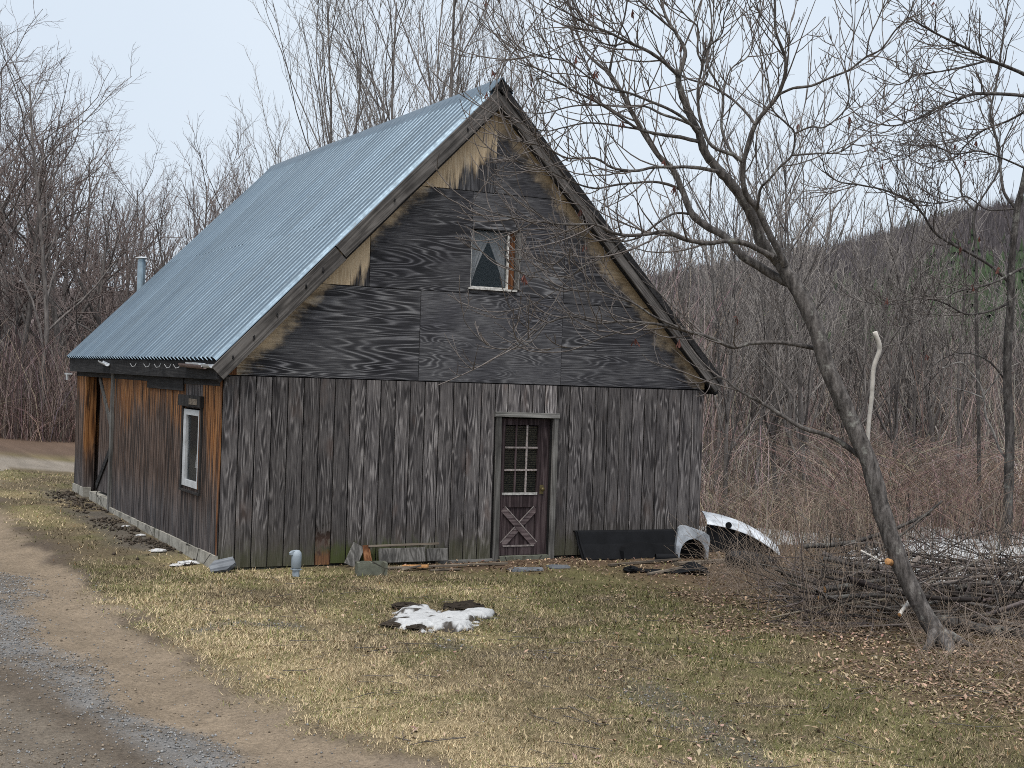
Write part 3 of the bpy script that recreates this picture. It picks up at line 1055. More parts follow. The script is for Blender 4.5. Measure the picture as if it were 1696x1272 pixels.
MB().box(4.04, 4.54, 0.022, 0.0295, 0.168, 0.19).build('moulding', M['doorhi'], door)
MB().box(4.0, 4.56, 0.02, 0.0295, 0.892, 0.925).build('moulding', M['offwhite'], door)
gx0, gx1, gz0, gz1 = 4.03, 4.55, 0.925, 1.87
for i in (1, 2):
    x = gx0 + (gx1 - gx0) * i / 3
    MB().box(x - 0.012, x + 0.012, 0.032, 0.05, gz0, gz1).build('muntin', M['door'] if i == 1 else M['doorhi'], door)
    z = gz0 + (gz1 - gz0) * i / 3
    MB().box(gx0, gx1, 0.028, 0.0525, z - 0.011, z + 0.011).build('muntin', M['doorhi'], door)
for i in range(3):
    for j in range(3):
        xa, xb = gx0 + (gx1 - gx0) * i / 3 + 0.012, gx0 + (gx1 - gx0) * (i + 1) / 3 - 0.012
        za, zb = gz0 + (gz1 - gz0) * j / 3 + 0.011, gz0 + (gz1 - gz0) * (j + 1) / 3 - 0.011
        MB().box(xa, xb, 0.054, 0.057, za, zb).build('pane', M['dglass'], door)
bl = MB()
for i in range(30):
    z = 0.94 + i * 0.031
    t = rb.uniform(-0.003, 0.003)
    bl.prism([(0.074, z + 0.008), (0.0755, z + 0.009), (0.09, z - 0.009), (0.0885, z - 0.01)], lambda a, b: (gx0 - 0.01, a, b + t), lambda a, b: (gx1 + 0.01, a, b - t))
bl.build('blind', M['blind'], door)
kn, kf = lathe([(0.012, 0), (0.012, 0.025), (0.028, 0.035), (0.03, 0.05), (0.018, 0.062)], 12)
kn = [(a + 4.63, 0.029 - c, b + 0.97) for a, b, c in kn]
obj('door_knob', mesh('door_knob', kn, kf, M['brass'], True), door)
MB().box(4.6, 4.66, 0.0255, 0.0295, 0.9, 1.03).build('lock_plate', M['brass'], door)
MB().bar((3.905, -0.02, -0.04), (3.885, -0.02, 2.0), 0.085, 0.03, (0, -1, 0)).build('door_casing', M['trim'], barn)
MB().bar((4.785, -0.02, -0.04), (4.79, -0.02, 2.0), 0.085, 0.03, (0, -1, 0)).build('door_casing', M['trim'], barn)
MB().bar((3.82, -0.02, 2.018), (4.84, -0.02, 2.008), 0.07, 0.045, (0, -1, 0)).build('door_lintel', M['trimx'], barn)
MB().box(3.95, 4.74, -0.06, 0.1, -0.1, 0.045).build('door_sill', M['conc_d'], barn)
MB().box(3.0, 3.85, -0.06, -0.022, -0.05, 0.02).build('kick_strip', M['trimx'], barn)

# gable window
gw = MB().box(WX0, WX0 + 0.022, 0.02, 0.05, WZ0, WZ1).box(3.955, 3.975, -0.002, 0.05, WZ0, WZ1).box(WX0 + 0.022, 3.955, 0.02, 0.05, WZ0, WZ0 + 0.02).build('gable_window', M['offwhite'], barn)
MB().box(WX0 + 0.022, 3.955, 0.03, 0.035, WZ0 + 0.02, WZ1).build('pane', M['glass'], gw)
MB().box(3.977, WX1, 0.018, 0.05, WZ0, WZ1).build('reveal', M['brown'], gw)
MB().box(WX0 - 0.03, WX1 + 0.03, -0.045, 0.02, WZ0 - 0.028, WZ0 - 0.002).build('sill', M['offwhite'], gw)
MB().box(WX1 + 0.003, WX1 + 0.075, -0.026, -0.0105, WZ0, WZ1 + 0.02).build('side_trim', M['trim'], gw)
MB().box(WX0 - 0.01, WX1 + 0.08, -0.028, -0.0165, WZ1 + 0.001, WZ1 + 0.022).build('top_trim', M['dark'], gw)
for sgn in (0, 1):
    cv, cf = [], []
    nz, nw = 14, 22
    for j in range(nz):
        t = j / (nz - 1)
        zz = WZ1 - 0.02 - t * 0.74
        w = 0.3 * (1 - t) ** 1.25 + 0.03
        for i in range(nw):
            u = i / (nw - 1)
            yy = 0.085 + 0.012 * math.sin(u * 24 + sgn) * (0.6 + 0.4 * t)
            cv.append((WX0 + 0.022 + w * u if sgn == 0 else 3.965 - w * u, yy, zz))
    for j in range(nz - 1):
        for i in range(nw - 1):
            cf.append([j * nw + i, j * nw + i + 1, (j + 1) * nw + i + 1, (j + 1) * nw + i])
    obj('curtain', mesh('curtain', cv, cf, M['curtain'], True), gw)

# ---- roof
roof = MB()
SO, FO, BO = 0.15, 0.2, 0.25
TH = 0.05
zt = lambda x: PZ - 0.03 - SLOPE * abs(x - BW / 2)
for sg in (-1, 1):
    xe = BW / 2 + sg * (BW / 2 + SO - 0.02)
    roof.prism([(BW / 2, zt(BW / 2)), (xe, zt(xe)), (xe, zt(xe) - TH), (BW / 2, zt(BW / 2) - TH)], lambda a, b: (a, -FO + 0.012, b), lambda a, b: (a, BL + BO - 0.02, b))
roof_o = roof.build('roof_deck', M['dark'], barn)
PIT = 0.2
NS, RPS = 10, 5
ytot = BL + FO + BO
PPOS = [0.0, 0.09, 0.16, 0.24, 0.38, 0.62, 0.78, 0.89]
PROF = [0.0, 0.003, 0.032, 0.055, 0.066, 0.066, 0.05, 0.015]
pit = ytot / (NS * RPS)
for sg in (-1, 1):
    sl = np.array([sg * (BW / 2 + SO), -(PZ - EZ)])
    slen = np.linalg.norm(sl)
    sd = sl / slen
    nrm = np.array([-sd[1], sd[0]]) * (1 if sg > 0 else -1)
    if nrm[1] < 0:
        nrm = -nrm
    for tier, (a, b, off) in enumerate(((0.0, 0.517, 0.0025), (0.514, 1.0, 0.0))):
        key = ('roof', sg, tier)
        v, f = [], []
        npt = RPS * 8 + 1
        nsl = 4
        for j in range(nsl):
            t = a + (b - a) * j / (nsl - 1)
            for i in range(npt):
                yy = (i // 8 + PPOS[i % 8]) * pit
                h = PROF[i % 8] + off
                x = BW / 2 + sd[0] * slen * t + nrm[0] * h
                z = PZ + sd[1] * slen * t + nrm[1] * h
                v.append((x, yy, z))
        for j in range(nsl - 1):
            for i in range(npt - 1):
                f.append([j * npt + i, j * npt + i + 1, (j + 1) * npt + i + 1, (j + 1) * npt + i])
        me = mesh('roof_sheet', v, f, M['roof'], True)
        for k in range(NS):
            o = obj('roof_sheet', me, roof_o, (rb.uniform(-0.003, 0.003), -FO + k * pit * RPS, rb.uniform(-0.0015, 0.0015)))
            o.rotation_euler = (rb.uniform(-0.001, 0.001), 0, 0)
cap = [(-0.17, PZ + 0.075 - SLOPE * 0.17), (0, PZ + 0.1), (0.17, PZ + 0.075 - SLOPE * 0.17), (0.17, PZ + 0.065 - SLOPE * 0.17), (0, PZ + 0.088), (-0.17, PZ + 0.065 - SLOPE * 0.17)]
for k in range(4):
    MB().prism([(BW / 2 + a, b) for a, b in cap], lambda a, b: (a, -FO - 0.02 + k * 2.53, b + 0.004 * (k % 2)), lambda a, b: (a, -FO - 0.02 + (k + 1) * 2.53 + 0.03, b + 0.004 * (k % 2))).build('ridge_cap', M['roof'], roof_o)
# rake boards on the front edge
RX = lambda x: (x, -FO, PZ - 0.155 - SLOPE * abs(x - BW / 2))


def rake(x0, x1, w, t, yoff, mat, dz=0.0):
    p, q_ = np.array(RX(x0)), np.array(RX(x1))
    p[1] += yoff
    q_[1] += yoff
    p[2] += dz
    q_[2] += dz
    d = (q_ - p) / np.linalg.norm(q_ - p)
    ang = math.atan2(d[2], d[0])
    L = np.linalg.norm(q_ - p)
    b = MB().bar((0, 0, 0), (L, 0, 0), w, t, (0, -1, 0))
    o = b.build('rake_board', M[mat], roof_o)
    o.location = p
    o.rotation_euler = (0, -ang, 0)
    return o


rake(-0.14, 1.42, 0.215, 0.03, 0.0, 'rake', -0.01)
rake(1.425, BW / 2 - 0.005, 0.2, 0.03, 0.006, 'rake', 0.012)
rake(BW / 2 + 0.005, 5.6, 0.2, 0.03, 0.004, 'rake')
rake(5.605, BW + 0.12, 0.2, 0.03, 0.0, 'rake', -0.008)
rake(-0.12, BW / 2 - 0.02, 0.07, 0.05, 0.06, 'dark', -0.12)
rake(BW / 2 + 0.02, BW + 0.1, 0.07, 0.05, 0.06, 'dark', -0.12)
rake(BW / 2 + 0.01, BW + 0.13, 0.09, 0.02, -0.031, 'dark', 0.1)
MB().prism([(BW / 2 - 0.16, PZ - 0.06), (BW / 2 + 0.16, PZ - 0.06), (BW / 2 + 0.02, PZ + 0.05), (BW / 2 - 0.02, PZ + 0.05)], lambda a, b: (a, -FO - 0.06, b - 0.02), lambda a, b: (a, -FO - 0.034, b - 0.02)).build('peak_block', M['dark'], roof_o)
for t in (0.05, 0.12, 0.2, 0.3, 0.36, 0.62, 0.9):
    p = np.array(RX(-0.14 + t * (BW / 2)))
    v, f = lathe([(0.014, 0), (0.014, 0.01), (0.006, 0.013)], 8)
    obj('bolt', mesh('bolt', [(a + p[0], p[1] - 0.031 - c, b + p[2] + rb.uniform(-0.03, 0.03)) for a, b, c in v], f, M['dark']), roof_o)
# eave: fascia, frieze, remains of gutter
MB().box(-0.128, -0.1, -FO + 0.03, BL + BO - 0.05, EZ - 0.235, EZ - 0.045).build('fascia_board', M['dark'], roof_o)
MB().box(-0.099, 0.04, -FO + 0.04, BL + BO - 0.06, EZ - 0.2, EZ - 0.17).build('soffit_board', M['dark'], roof_o)
MB().box(-0.034, -0.0205, 0.05, BL, 2.3, 2.405).build('frieze_board', M['dark'], barn)
MB().box(BW + 0.1, BW + 0.128, -FO + 0.03, BL + BO - 0.05, EZ - 0.235, EZ - 0.045).build('fascia_board', M['dark'], roof_o)


def gutter(y0, y1, zc, r, mat, tilt=0.0):
    v, f = [], []
    n = 9
    for j, yy in enumerate((y0, y1)):
        for rr in (r, r - 0.006):
            for i in range(n):
                a = math.pi + math.pi * i / (n - 1)
                v.append((-0.135 - r + rr * math.cos(a), yy, zc + rr * math.sin(a) + (tilt if j else 0)))
    for i in range(n - 1):
        f += [[i, i + 1, 2 * n + i + 1, 2 * n + i], [n + i + 1, n + i, 3 * n + i, 3 * n + i + 1], [i + 1, i, n + i, n + i + 1], [2 * n + i, 2 * n + i + 1, 3 * n + i + 1, 3 * n + i]]
    f += [[0, n, 3 * n, 2 * n], [n - 1, 3 * n - 1, 4 * n - 1, 2 * n - 1]]
    return obj('gutter_piece', mesh('gutter_piece', v, f, M[mat], False), roof_o)


M['gutbrown'] = simple('faded_brown_gutter', (0.14, 0.1, 0.095), 0.6, 0, 0.3, 8)
gutter(-0.12, 0.22, EZ - 0.045, 0.05, 'white')
gutter(0.22, 1.35, EZ - 0.06, 0.052, 'gutbrown', 0.02)
gutter(0.35, 1.0, EZ - 0.035, 0.05, 'white', 0.01)
gutter(6.2, 6.75, EZ - 0.075, 0.045, 'white', 0.05)
for yy in (1.65, 2.15, 2.75, 3.4, 4.3):
    ts = TubeSet()
    pts = [(-0.13, yy, EZ - 0.05), (-0.15, yy + 0.01, EZ - 0.1), (-0.19, yy + 0.02, EZ - 0.11), (-0.22, yy + 0.03, EZ - 0.06)]
    ts.add(pts, [0.006] * 4, 6)
    ts.build('gutter_hanger', M['white'], roof_o)
MB().box(-0.22, -0.13, 9.55, 9.85, EZ - 0.3, EZ - 0.27).box(-0.22, -0.19, 9.6, 9.7, EZ - 0.4, EZ - 0.3).build('downspout_stub', M['white'], roof_o)

# stove pipe behind the far roof edge
pb = CAM + ray(231, 490) * ((BL + BO + 0.35 - CAM[1]) / ray(231, 490)[1])
pt = CAM + ray(235, 428) * ((BL + BO + 0.35 - CAM[1]) / ray(235, 428)[1])
hh = pt[2]
v, f = lathe([(0.078, 0.0), (0.078, hh - 0.06), (0.066, hh - 0.05), (0.066, hh)], 18)
sp = obj('stove_pipe', mesh('stove_pipe', v, f, M['steel'], False), barn, (pt[0], pt[1], 0.0))
v, f = lathe([(0.09, hh - 0.005), (0.13, hh), (0.125, hh + 0.01), (0.06, hh + 0.03), (0.01, hh + 0.036)], 18)
obj('rain_cap', mesh('rain_cap', v, f, M['white'], True), sp)
for zz in (1.2, 2.6, min(3.4, hh - 0.8)):
    MB().box(-0.02, 0.02, -0.42, -0.07, zz, zz + 0.04).build('wall_bracket', M['steel'], sp)

# ------------------------------------------------------------------ trees
def unit(v):
    return v / (np.linalg.norm(v) + 1e-9)


def perp(d, rng):
    r_ = rng.normal(size=3)
    r_ -= d * r_.dot(d)
    return unit(r_)


def shoot(p, d, L, n, rng, jit=0.1, trop=0.1, curl=None):
    """a wandering shoot from p along d; trop bends it upward; curl is an extra steady bend"""
    pts = [p]
    d = unit(d)
    st = L / (n - 1)
    for _ in range(n - 1):
        d = d + rng.normal(size=3) * jit + np.array([0, 0, trop])
        if curl is not None:
            d = d + curl
        d = unit(d)
        pts.append(pts[-1] + d * st)
    return np.array(pts)


def grow(wood, twig, p, d, L, r, lev, rng, cfg):
    c = cfg[lev]
    n = c['n']
    pts = shoot(p, d, L, n, rng, c['jit'], c['trop'])
    rad = np.linspace(r, r * c.get('tip', 0.35), n)
    last = lev == len(cfg) - 1
    (twig if lev >= cfg[0]['twiglev'] else wood).add(pts, rad, c['k'])
    if last:
        return
    m_ = max(1, int(round(c['kids'] * rng.uniform(0.75, 1.25))))
    az = rng.uniform(0, 6.28)
    for i in range(m_):
        t = c['t0'] + (1 - c['t0']) * (i + rng.uniform(0.1, 0.9)) / m_
        x = t * (n - 1)
        j = min(int(x), n - 2)
        q_ = pts[j] + (pts[j + 1] - pts[j]) * (x - j)
        dd = unit(pts[j + 1] - pts[j])
        az += 2.4 + rng.uniform(-0.5, 0.5)
        a = perp(dd, rng)
        b = np.cross(dd, a)
        side = a * math.cos(az) + b * math.sin(az)
        ang = c['ang'] * rng.uniform(0.7, 1.3)
        cd = dd * math.cos(ang) + side * math.sin(ang)
        ln = L * c['ratio'] * rng.uniform(0.65, 1.25) * (1.1 - 0.55 * t)
        rr = max(rad[j] * c['rr'], cfg[lev + 1]['rmin'])
        grow(wood, twig, q_, cd, ln, rr, lev + 1, rng, cfg)


def cfg_tree(tall=True, kids=(13, 8, 6), ang=(0.55, 0.6, 0.6), rmin=0.006, jit=0.06):
    return [dict(n=10, k=7, jit=jit * 0.6, trop=0.05, kids=kids[0], t0=0.22, ang=ang[0], ratio=0.5, rr=0.55, tip=0.25, twiglev=2, rmin=0.03),
            dict(n=7, k=5, jit=jit * 1.5, trop=0.09, kids=kids[1], t0=0.2, ang=ang[1], ratio=0.45, rr=0.6, tip=0.3, rmin=0.018),
            dict(n=5, k=3, jit=jit * 1.8, trop=0.08, kids=kids[2], t0=0.15, ang=ang[2], ratio=0.5, rr=0.6, tip=0.45, rmin=0.010),
            dict(n=4, k=3, jit=jit * 2.0, trop=0.08, kids=0, t0=0, ang=0, ratio=0, rr=0, tip=0.5, rmin=rmin)]


def template(seed, H, r0, cfg, stems=1, spread=0.0):
    rng = np.random.default_rng(seed)
    wood, twig = TubeSet(), TubeSet()
    for s_ in range(stems):
        az = rng.uniform(0, 6.28)
        d = np.array([math.cos(az) * spread, math.sin(az) * spread, 1.0])
        base = np.array([math.cos(az), math.sin(az), 0]) * (0.25 * (stems > 1)) + np.array([0, 0, -0.3])
        grow(wood, twig, base, d, H * rng.uniform(0.8, 1.05) / (1 if stems == 1 else 1.1), r0 * rng.uniform(0.75, 1.1), 0, rng, cfg)
    return wood.arrays(), twig.arrays()


tpl = {}
tpl['tall'] = [template(100 + i, 16, 0.095, cfg_tree(kids=(16, 8, 6), ang=(0.42, 0.5, 0.55))) for i in range(3)]
tpl['multi'] = [template(120 + i, 15, 0.075, cfg_tree(kids=(11, 7, 5), ang=(0.42, 0.5, 0.55)), 3, 0.22) for i in range(2)]
tpl['wood'] = [template(140 + i, 13, 0.16, cfg_tree(kids=(14, 8, 6), ang=(0.75, 0.75, 0.7), jit=0.11)) for i in range(3)]
tpl['sapling'] = [template(160 + i, 8.0, 0.092, cfg_tree(kids=(14, 7, 4), ang=(0.5, 0.5, 0.55), rmin=0.005)) for i in range(3)]
tpl['slim'] = [template(170 + i, 8.5, 0.055, cfg_tree(kids=(10, 5, 4), ang=(0.5, 0.5, 0.55), rmin=0.005)) for i in range(3)]
tpl['shrub'] = [template(180 + i, 6.5, 0.05, cfg_tree(kids=(9, 6, 4), ang=(0.45, 0.5, 0.55), rmin=0.005), 5, 0.35) for i in range(3)]


def tmesh(kind, i, wm, tm):
    key = ('tm', kind, i, wm, tm)
    if key not in cache:
        (wv, wf), (tv, tf) = tpl[kind][i]
        cache[key] = (mesh('trunk', wv, wf, M[wm], True), mesh('crown', tv, tf, M[tm], True))
    return cache[key]


def tree(name, label, kind, i, x, y, scale=1.0, rot=0.0, group=None, wm='bark_bg', tm='twig_red', z=None, lean=(0, 0), cat='tree', zs=None):
    if z is None:
        z = float(gz(x, y))
    t = thing(name, label, cat, (x, y, z), group, rot)
    t.scale = (scale, scale, scale if zs is None else zs)
    t.rotation_euler = (lean[0], lean[1], rot)
    a, b = tmesh(kind, i, wm, tm)
    obj('trunk', a, t)
    obj('crown', b, t)
    return t


F2 = np.array([FWD[0], FWD[1]]) / math.hypot(FWD[0], FWD[1])
R2 = np.array([F2[1], -F2[0]])


def gpos(px, depth):
    """a spot on the ground at that depth in the direction of photo column px"""
    return CAM[:2] + depth * (F2 + R2 * (px - 848) / FPX)


rt = random.Random(3)
ORD = ['first', 'second', 'third', 'fourth', 'fifth', 'sixth', 'seventh', 'eighth']
# tall trees standing behind the barn, one by one
TALL = [(478, 52, 'multi', 0, 0.80, 'slender bare tree over the far end of the roof ridge, leftmost of the tall ones'),
        (548, 46, 'tall', 0, 0.98, 'bare tree with long slanting boughs behind the left half of the roof'),
        (607, 43, 'multi', 1, 1.06, 'tall multi-stemmed bare tree rising behind the middle of the roof'),
        (652, 45, 'tall', 1, 1.05, 'straight dark-stemmed bare tree just right of the multi-stemmed one'),
        (707, 43, 'tall', 2, 1.08, 'tallest straight bare tree behind the upper roof slope'),
        (752, 47, 'multi', 0, 1.08, 'bare tree with fine upswept twigs left of the gable peak'),
        (806, 52, 'tall', 0, 1.0, 'bare tree directly behind the gable peak')]
for i, (px, dd, kd, v_, sc, lab) in enumerate(TALL):
    x, y = gpos(px, dd)
    tree('bare_tree', lab, kd, v_, x, y, sc, rt.uniform(0, 6.28), 'tall trees behind the barn', 'bark_bg', 'twig_grey')
# wood to the left
LEFT = [(-70, 48, 1, 0.96), (-25, 52, 0, 0.98), (30, 50, 2, 0.95), (75, 47, 1, 0.9), (120, 53, 0, 0.96), (165, 49, 2, 0.74), (205, 54, 1, 0.7), (14, 57, 1, 0.98), (100, 58, 2, 0.98), (245, 52, 0, 0.58), (150, 60, 1, 0.86)]
front_px = sorted(t_[0] for t_ in LEFT if t_[1] < 56)
for i, (px, dd, v_, sc) in enumerate(LEFT):
    x, y = gpos(px, dd)
    lab = 'bushy bare tree in the back row of the wood left of the barn' if dd >= 56 else ORD[front_px.index(px)] + ' bushy bare tree from the left in the front row of the left wood'
    tree('bare_tree', lab, 'wood', v_, x, y, sc, rt.uniform(0, 6.28), 'trees of the wood left of the barn', 'bark_bg', 'twig_red', lean=(rt.uniform(-.06, .06), rt.uniform(-.06, .06)))
for i, (px, dd, v_, sc) in enumerate([(265, 57, 2, 1.1), (285, 50, 0, 0.95), (318, 55, 1, 1.15), (350, 51, 2, 1.05), (385, 54, 0, 1.1), (415, 50, 1, 1.0), (440, 56, 2, 1.2)]):
    x, y = gpos(px, dd)
    tree('bare_tree', ORD[i] + ' slim bare young tree from the left between the left wood and the roof', 'sapling', v_, x, y, sc, rt.uniform(0, 6.28), 'young trees over the left roof edge', 'bark_bg', 'twig_red', zs=sc * 1.12)
# right of the barn
SAP = [(1212, 24.0, 1, 0.62, 'single dark sapling close beside the barn\'s right corner, rooted by the white panel'),
       (1292, 26.0, 0, 0.74, 'slim bare sapling between the corner sapling and the leaning trunk, left of the two'),
       (1345, 25.0, 2, 0.72, 'slim bare sapling between the corner sapling and the leaning trunk, right of the two'),
       (1322, 31.0, 1, 0.9, 'bare sapling half hidden behind the two slim ones left of the leaning trunk'),
       (1492, 27.0, 0, 0.74, 'bare sapling just right of the bleached dead limb'),
       (1560, 30.0, 2, 0.74, 'bare sapling beyond the brush pile, right of the leaning trunk'),
       (1240, 34.0, 2, 1.0, 'bare sapling seen just outside the barn\'s right wall, behind the corner sapling')]
for px, dd, v_, sc, lab in SAP:
    x, y = gpos(px, dd)
    tree('bare_sapling', lab, 'sapling', v_, x, y, sc, rt.uniform(0, 6.28), 'saplings right of the barn', 'bark_bg', 'twig_grey', lean=(rt.uniform(-.1, .1), rt.uniform(-.1, .1)))
for px, dd, v_, sc in [(1188, 27, 0, 0.8), (1228, 29, 1, 0.92), (1256, 25, 2, 0.74), (1275, 30, 0, 0.95), (1312, 27.5, 1, 0.85), (1362, 29, 2, 0.9), (1392, 26, 0, 0.72), (1415, 30, 1, 0.88), (1520, 28, 2, 0.7), (1590, 27, 1, 0.68)]:
    x, y = gpos(px, dd)
    tree('bare_sapling', 'slender pale sapling farther back in the cluster round the leaning tree', 'slim', v_, x, y, sc, rt.uniform(0, 6.28), 'slender saplings behind the leaning tree', 'bark_bg', 'twig_grey', lean=(rt.uniform(-.12, .12), rt.uniform(-.12, .12)))
for px, dd, v_, sc in [(905, 34, 0, 1.05), (955, 33, 1, 1.0), (1005, 32, 2, 0.98), (1050, 34, 0, 1.05), (1098, 31, 1, 0.98), (1140, 35, 2, 1.08), (1182, 32, 0, 1.0), (1260, 37, 1, 1.15), (1310, 36, 2, 1.1), (1375, 35, 0, 1.08), (1425, 33, 1, 0.98), (1480, 36, 2, 0.98), (1540, 34, 0, 0.9), (1610, 36, 1, 0.9), (1650, 33, 2, 0.85), (1705, 35, 0, 0.95), (1750, 31, 1, 0.9)]:
    x, y = gpos(px, dd)
    tree('bare_shrub', 'many-stemmed bare shrub in the grey thicket right of the barn', 'shrub', v_, x, y, sc, rt.uniform(0, 6.28), 'tall shrubs of the thicket right of the barn', 'bark_bg', 'twig_grey', cat='shrub')


# the wood beyond, which reads as one mass
def far_wood(name, spots, mat, label):
    Vs, Fs, b = [], [], 0
    for (x, y, z, kd, i, sc, rot) in spots:
        ca, sa = math.cos(rot), math.sin(rot)
        for V, Fq in tpl[kd][i]:
            if len(V) == 0:
                continue
            W = V * sc
            W = np.stack([W[:, 0] * ca - W[:, 1] * sa + x, W[:, 0] * sa + W[:, 1] * ca + y, W[:, 2] + z], 1)
            Vs.append(W)
            Fs.append(Fq + b)
            b += len(W)
    o = obj(name, mesh(name, np.concatenate(Vs), np.concatenate(Fs), M[mat], True))
    return tag(o, label, 'wood', kind='stuff')


spots = []
for i in range(26):
    px, dd = rt.uniform(-120, 480), rt.uniform(60, 95)
    x, y = gpos(px, dd)
    z = float(rise_h(np.array([px]), np.array([dd]), np.array([x]), np.array([y]))[0])
    spots.append((x, y, max(z, -0.5) - 0.3, 'sapling', rt.randrange(3), rt.uniform(1.1, 1.45) * (1.0 if px < 200 else 0.8), rt.uniform(0, 6.28)))
for i in range(15):
    px, dd = rt.uniform(-200, 260), rt.uniform(61, 72)
    x, y = gpos(px, dd)
    spots.append((x, y, -0.6, 'wood', rt.randrange(3), rt.uniform(0.85, 1.05) * (1.0 if px < 160 else 0.8), rt.uniform(0, 6.28)))
for i in range(14):
    px, dd = rt.uniform(480, 900), rt.uniform(58, 90)
    x, y = gpos(px, dd)
    z = float(rise_h(np.array([px]), np.array([dd]), np.array([x]), np.array([y]))[0])
    spots.append((x, y, max(z, -0.5) - 0.3, 'sapling', rt.randrange(3), rt.uniform(1.0, 1.3), rt.uniform(0, 6.28)))
for i in range(18):
    px, dd = rt.uniform(880, 1780), rt.uniform(42, 70)
    x, y = gpos(px, dd)
    spots.append((x, y, -1.0, 'sapling' if i % 2 else 'shrub', rt.randrange(3), rt.uniform(0.95, 1.25) * (1.0 if px < 1350 else 0.8), rt.uniform(0, 6.28)))
far_wood('far_wood', spots, 'twig_red', 'brown leafless wood in the distance behind the barn and thicket')


# thickets of canes
def canes(name, label, regs, mat='cane'):
    P, R_, C = [], [], []
    for (px0, px1, d0, d1, n, h0, h1, col, rad, wild, seed) in regs:
        rng = np.random.default_rng(seed)
        x, y = in_view(px0, px1, d0, d1, n, rng)
        den = fbm(x * 0.35, y * 0.35, seed) 
        keep = rng.random(n) < sstep(0.25, 0.55, den)
        keep &= ~((x > -0.4) & (x < BW + 0.3) & (y > -0.6) & (y < BL + 0.6))
        x, y = x[keep], y[keep]
        n = len(x)
        h = rng.uniform(h0, h1, n) * (0.6 + 0.8 * den[keep])
        a = rng.uniform(0, 6.28, n)
        lean = rng.uniform(0.02, wild, n) * h
        z = gz(x, y) - 0.02
        t = np.array([0, 0.4, 0.75, 1.0])
        pts = np.zeros((n, 4, 3))
        pts[:, :, 0] = x[:, None] + np.cos(a)[:, None] * lean[:, None] * t[None] ** 2 + rng.normal(size=(n, 4)) * 0.05 * t
        pts[:, :, 1] = y[:, None] + np.sin(a)[:, None] * lean[:, None] * t[None] ** 2 + rng.normal(size=(n, 4)) * 0.05 * t
        pts[:, :, 2] = z[:, None] + h[:, None] * (t - (wild > 0.8) * 0.25 * t ** 3)[None]
        r_ = rad * rng.uniform(0.6, 1.4, n)[:, None] * np.array([1, 0.8, 0.6, 0.35])[None]
        P.append(pts)
        R_.append(r_)
        c = np.array(col)[None] * (0.45 + 1.5 * rng.random(n)[:, None] ** 1.7) * (1 + rng.normal(size=(n, 3)) * 0.07)
        C.append(np.repeat(c, 12, axis=0))
    V, Fq = tubes(np.concatenate(P), np.concatenate(R_), 3)
    return tag(obj(name, mesh(name, V, Fq, M[mat], False, np.concatenate(C))), label, 'thicket', kind='stuff')


canes('thicket', 'dense brown leafless undergrowth along the edge of the left wood',
      [(-280, 460, 45, 58, 11000, 1.4, 3.4, (0.17, 0.13, 0.12), 0.011, 0.6, 201),
       (-280, 460, 44.5, 50, 4500, 0.7, 1.8, (0.17, 0.12, 0.105), 0.009, 1.3, 202),
       (-280, 460, 55, 80, 5000, 2.5, 6.5, (0.16, 0.13, 0.123), 0.016, 0.4, 203)])
canes('thicket', 'tangled reddish and grey undergrowth right of the barn, behind the brush pile',
      [(1120, 1980, 23, 34, 5600, 0.9, 2.6, (0.28, 0.228, 0.2), 0.0065, 0.9, 211),
       (1120, 1980, 28, 45, 5200, 1.5, 4.0, (0.27, 0.22, 0.195), 0.009, 0.6, 212),
       (1150, 1500, 21.5, 27, 1500, 0.4, 1.3, (0.28, 0.22, 0.175), 0.005, 1.4, 213),
       (880, 1200, 26, 45, 2600, 2.0, 5.0, (0.27, 0.22, 0.2), 0.009, 0.5, 214),
       (1400, 1980, 20, 26, 2000, 0.8, 2.4, (0.21, 0.15, 0.125), 0.006, 1.3, 215)])

# bare trees and evergreens massed on the far hill
rng = np.random.default_rng(77)
n = 11000
px = rng.uniform(850, 2050, n)
dd = rng.uniform(150, 520, n)
X = CAM[0] + dd * (F2[0] + R2[0] * (px - 848) / FPX)
Y = CAM[1] + dd * (F2[1] + R2[1] * (px - 848) / FPX)
Z = hill_h(px, dd, X, Y)
nb = 7
h = rng.uniform(4, 8, n)
V = np.zeros((n, nb, 3, 3))
for b_ in range(nb):
    a = rng.uniform(0, 6.28, n)
    rr = rng.uniform(0.0, 2.0, n)
    tx, ty = X + np.cos(a) * rr, Y + np.sin(a) * rr
    w = rng.uniform(0.12, 0.3, n)
    a2 = rng.uniform(0, 6.28, n)
    V[:, b_, 0] = np.stack([X - np.cos(a2) * w, Y - np.sin(a2) * w, Z - 0.5], 1)
    V[:, b_, 1] = np.stack([X + np.cos(a2) * w, Y + np.sin(a2) * w, Z - 0.5], 1)
    V[:, b_, 2] = np.stack([tx, ty, Z + h * rng.uniform(0.7, 1.05, n)], 1)
c = np.array([0.115, 0.102, 0.106])[None] * rng.uniform(0.6, 1.35, n)[:, None]
tag(obj('hill_wood', mesh('hill_wood', V.reshape(-1, 3), np.arange(n * nb * 3).reshape(-1, 3), M['cane'], False, np.repeat(c, nb * 3, axis=0))), 'purple-brown leafless forest covering the distant hill', 'forest', kind='stuff')
ev, ef, b = [], [], 0
n = 540
px = np.concatenate([rng.normal(1570, 100, 420), rng.uniform(1250, 1750, 120)])
dd = np.concatenate([rng.normal(220, 30, 420), rng.uniform(460, 510, 120)])
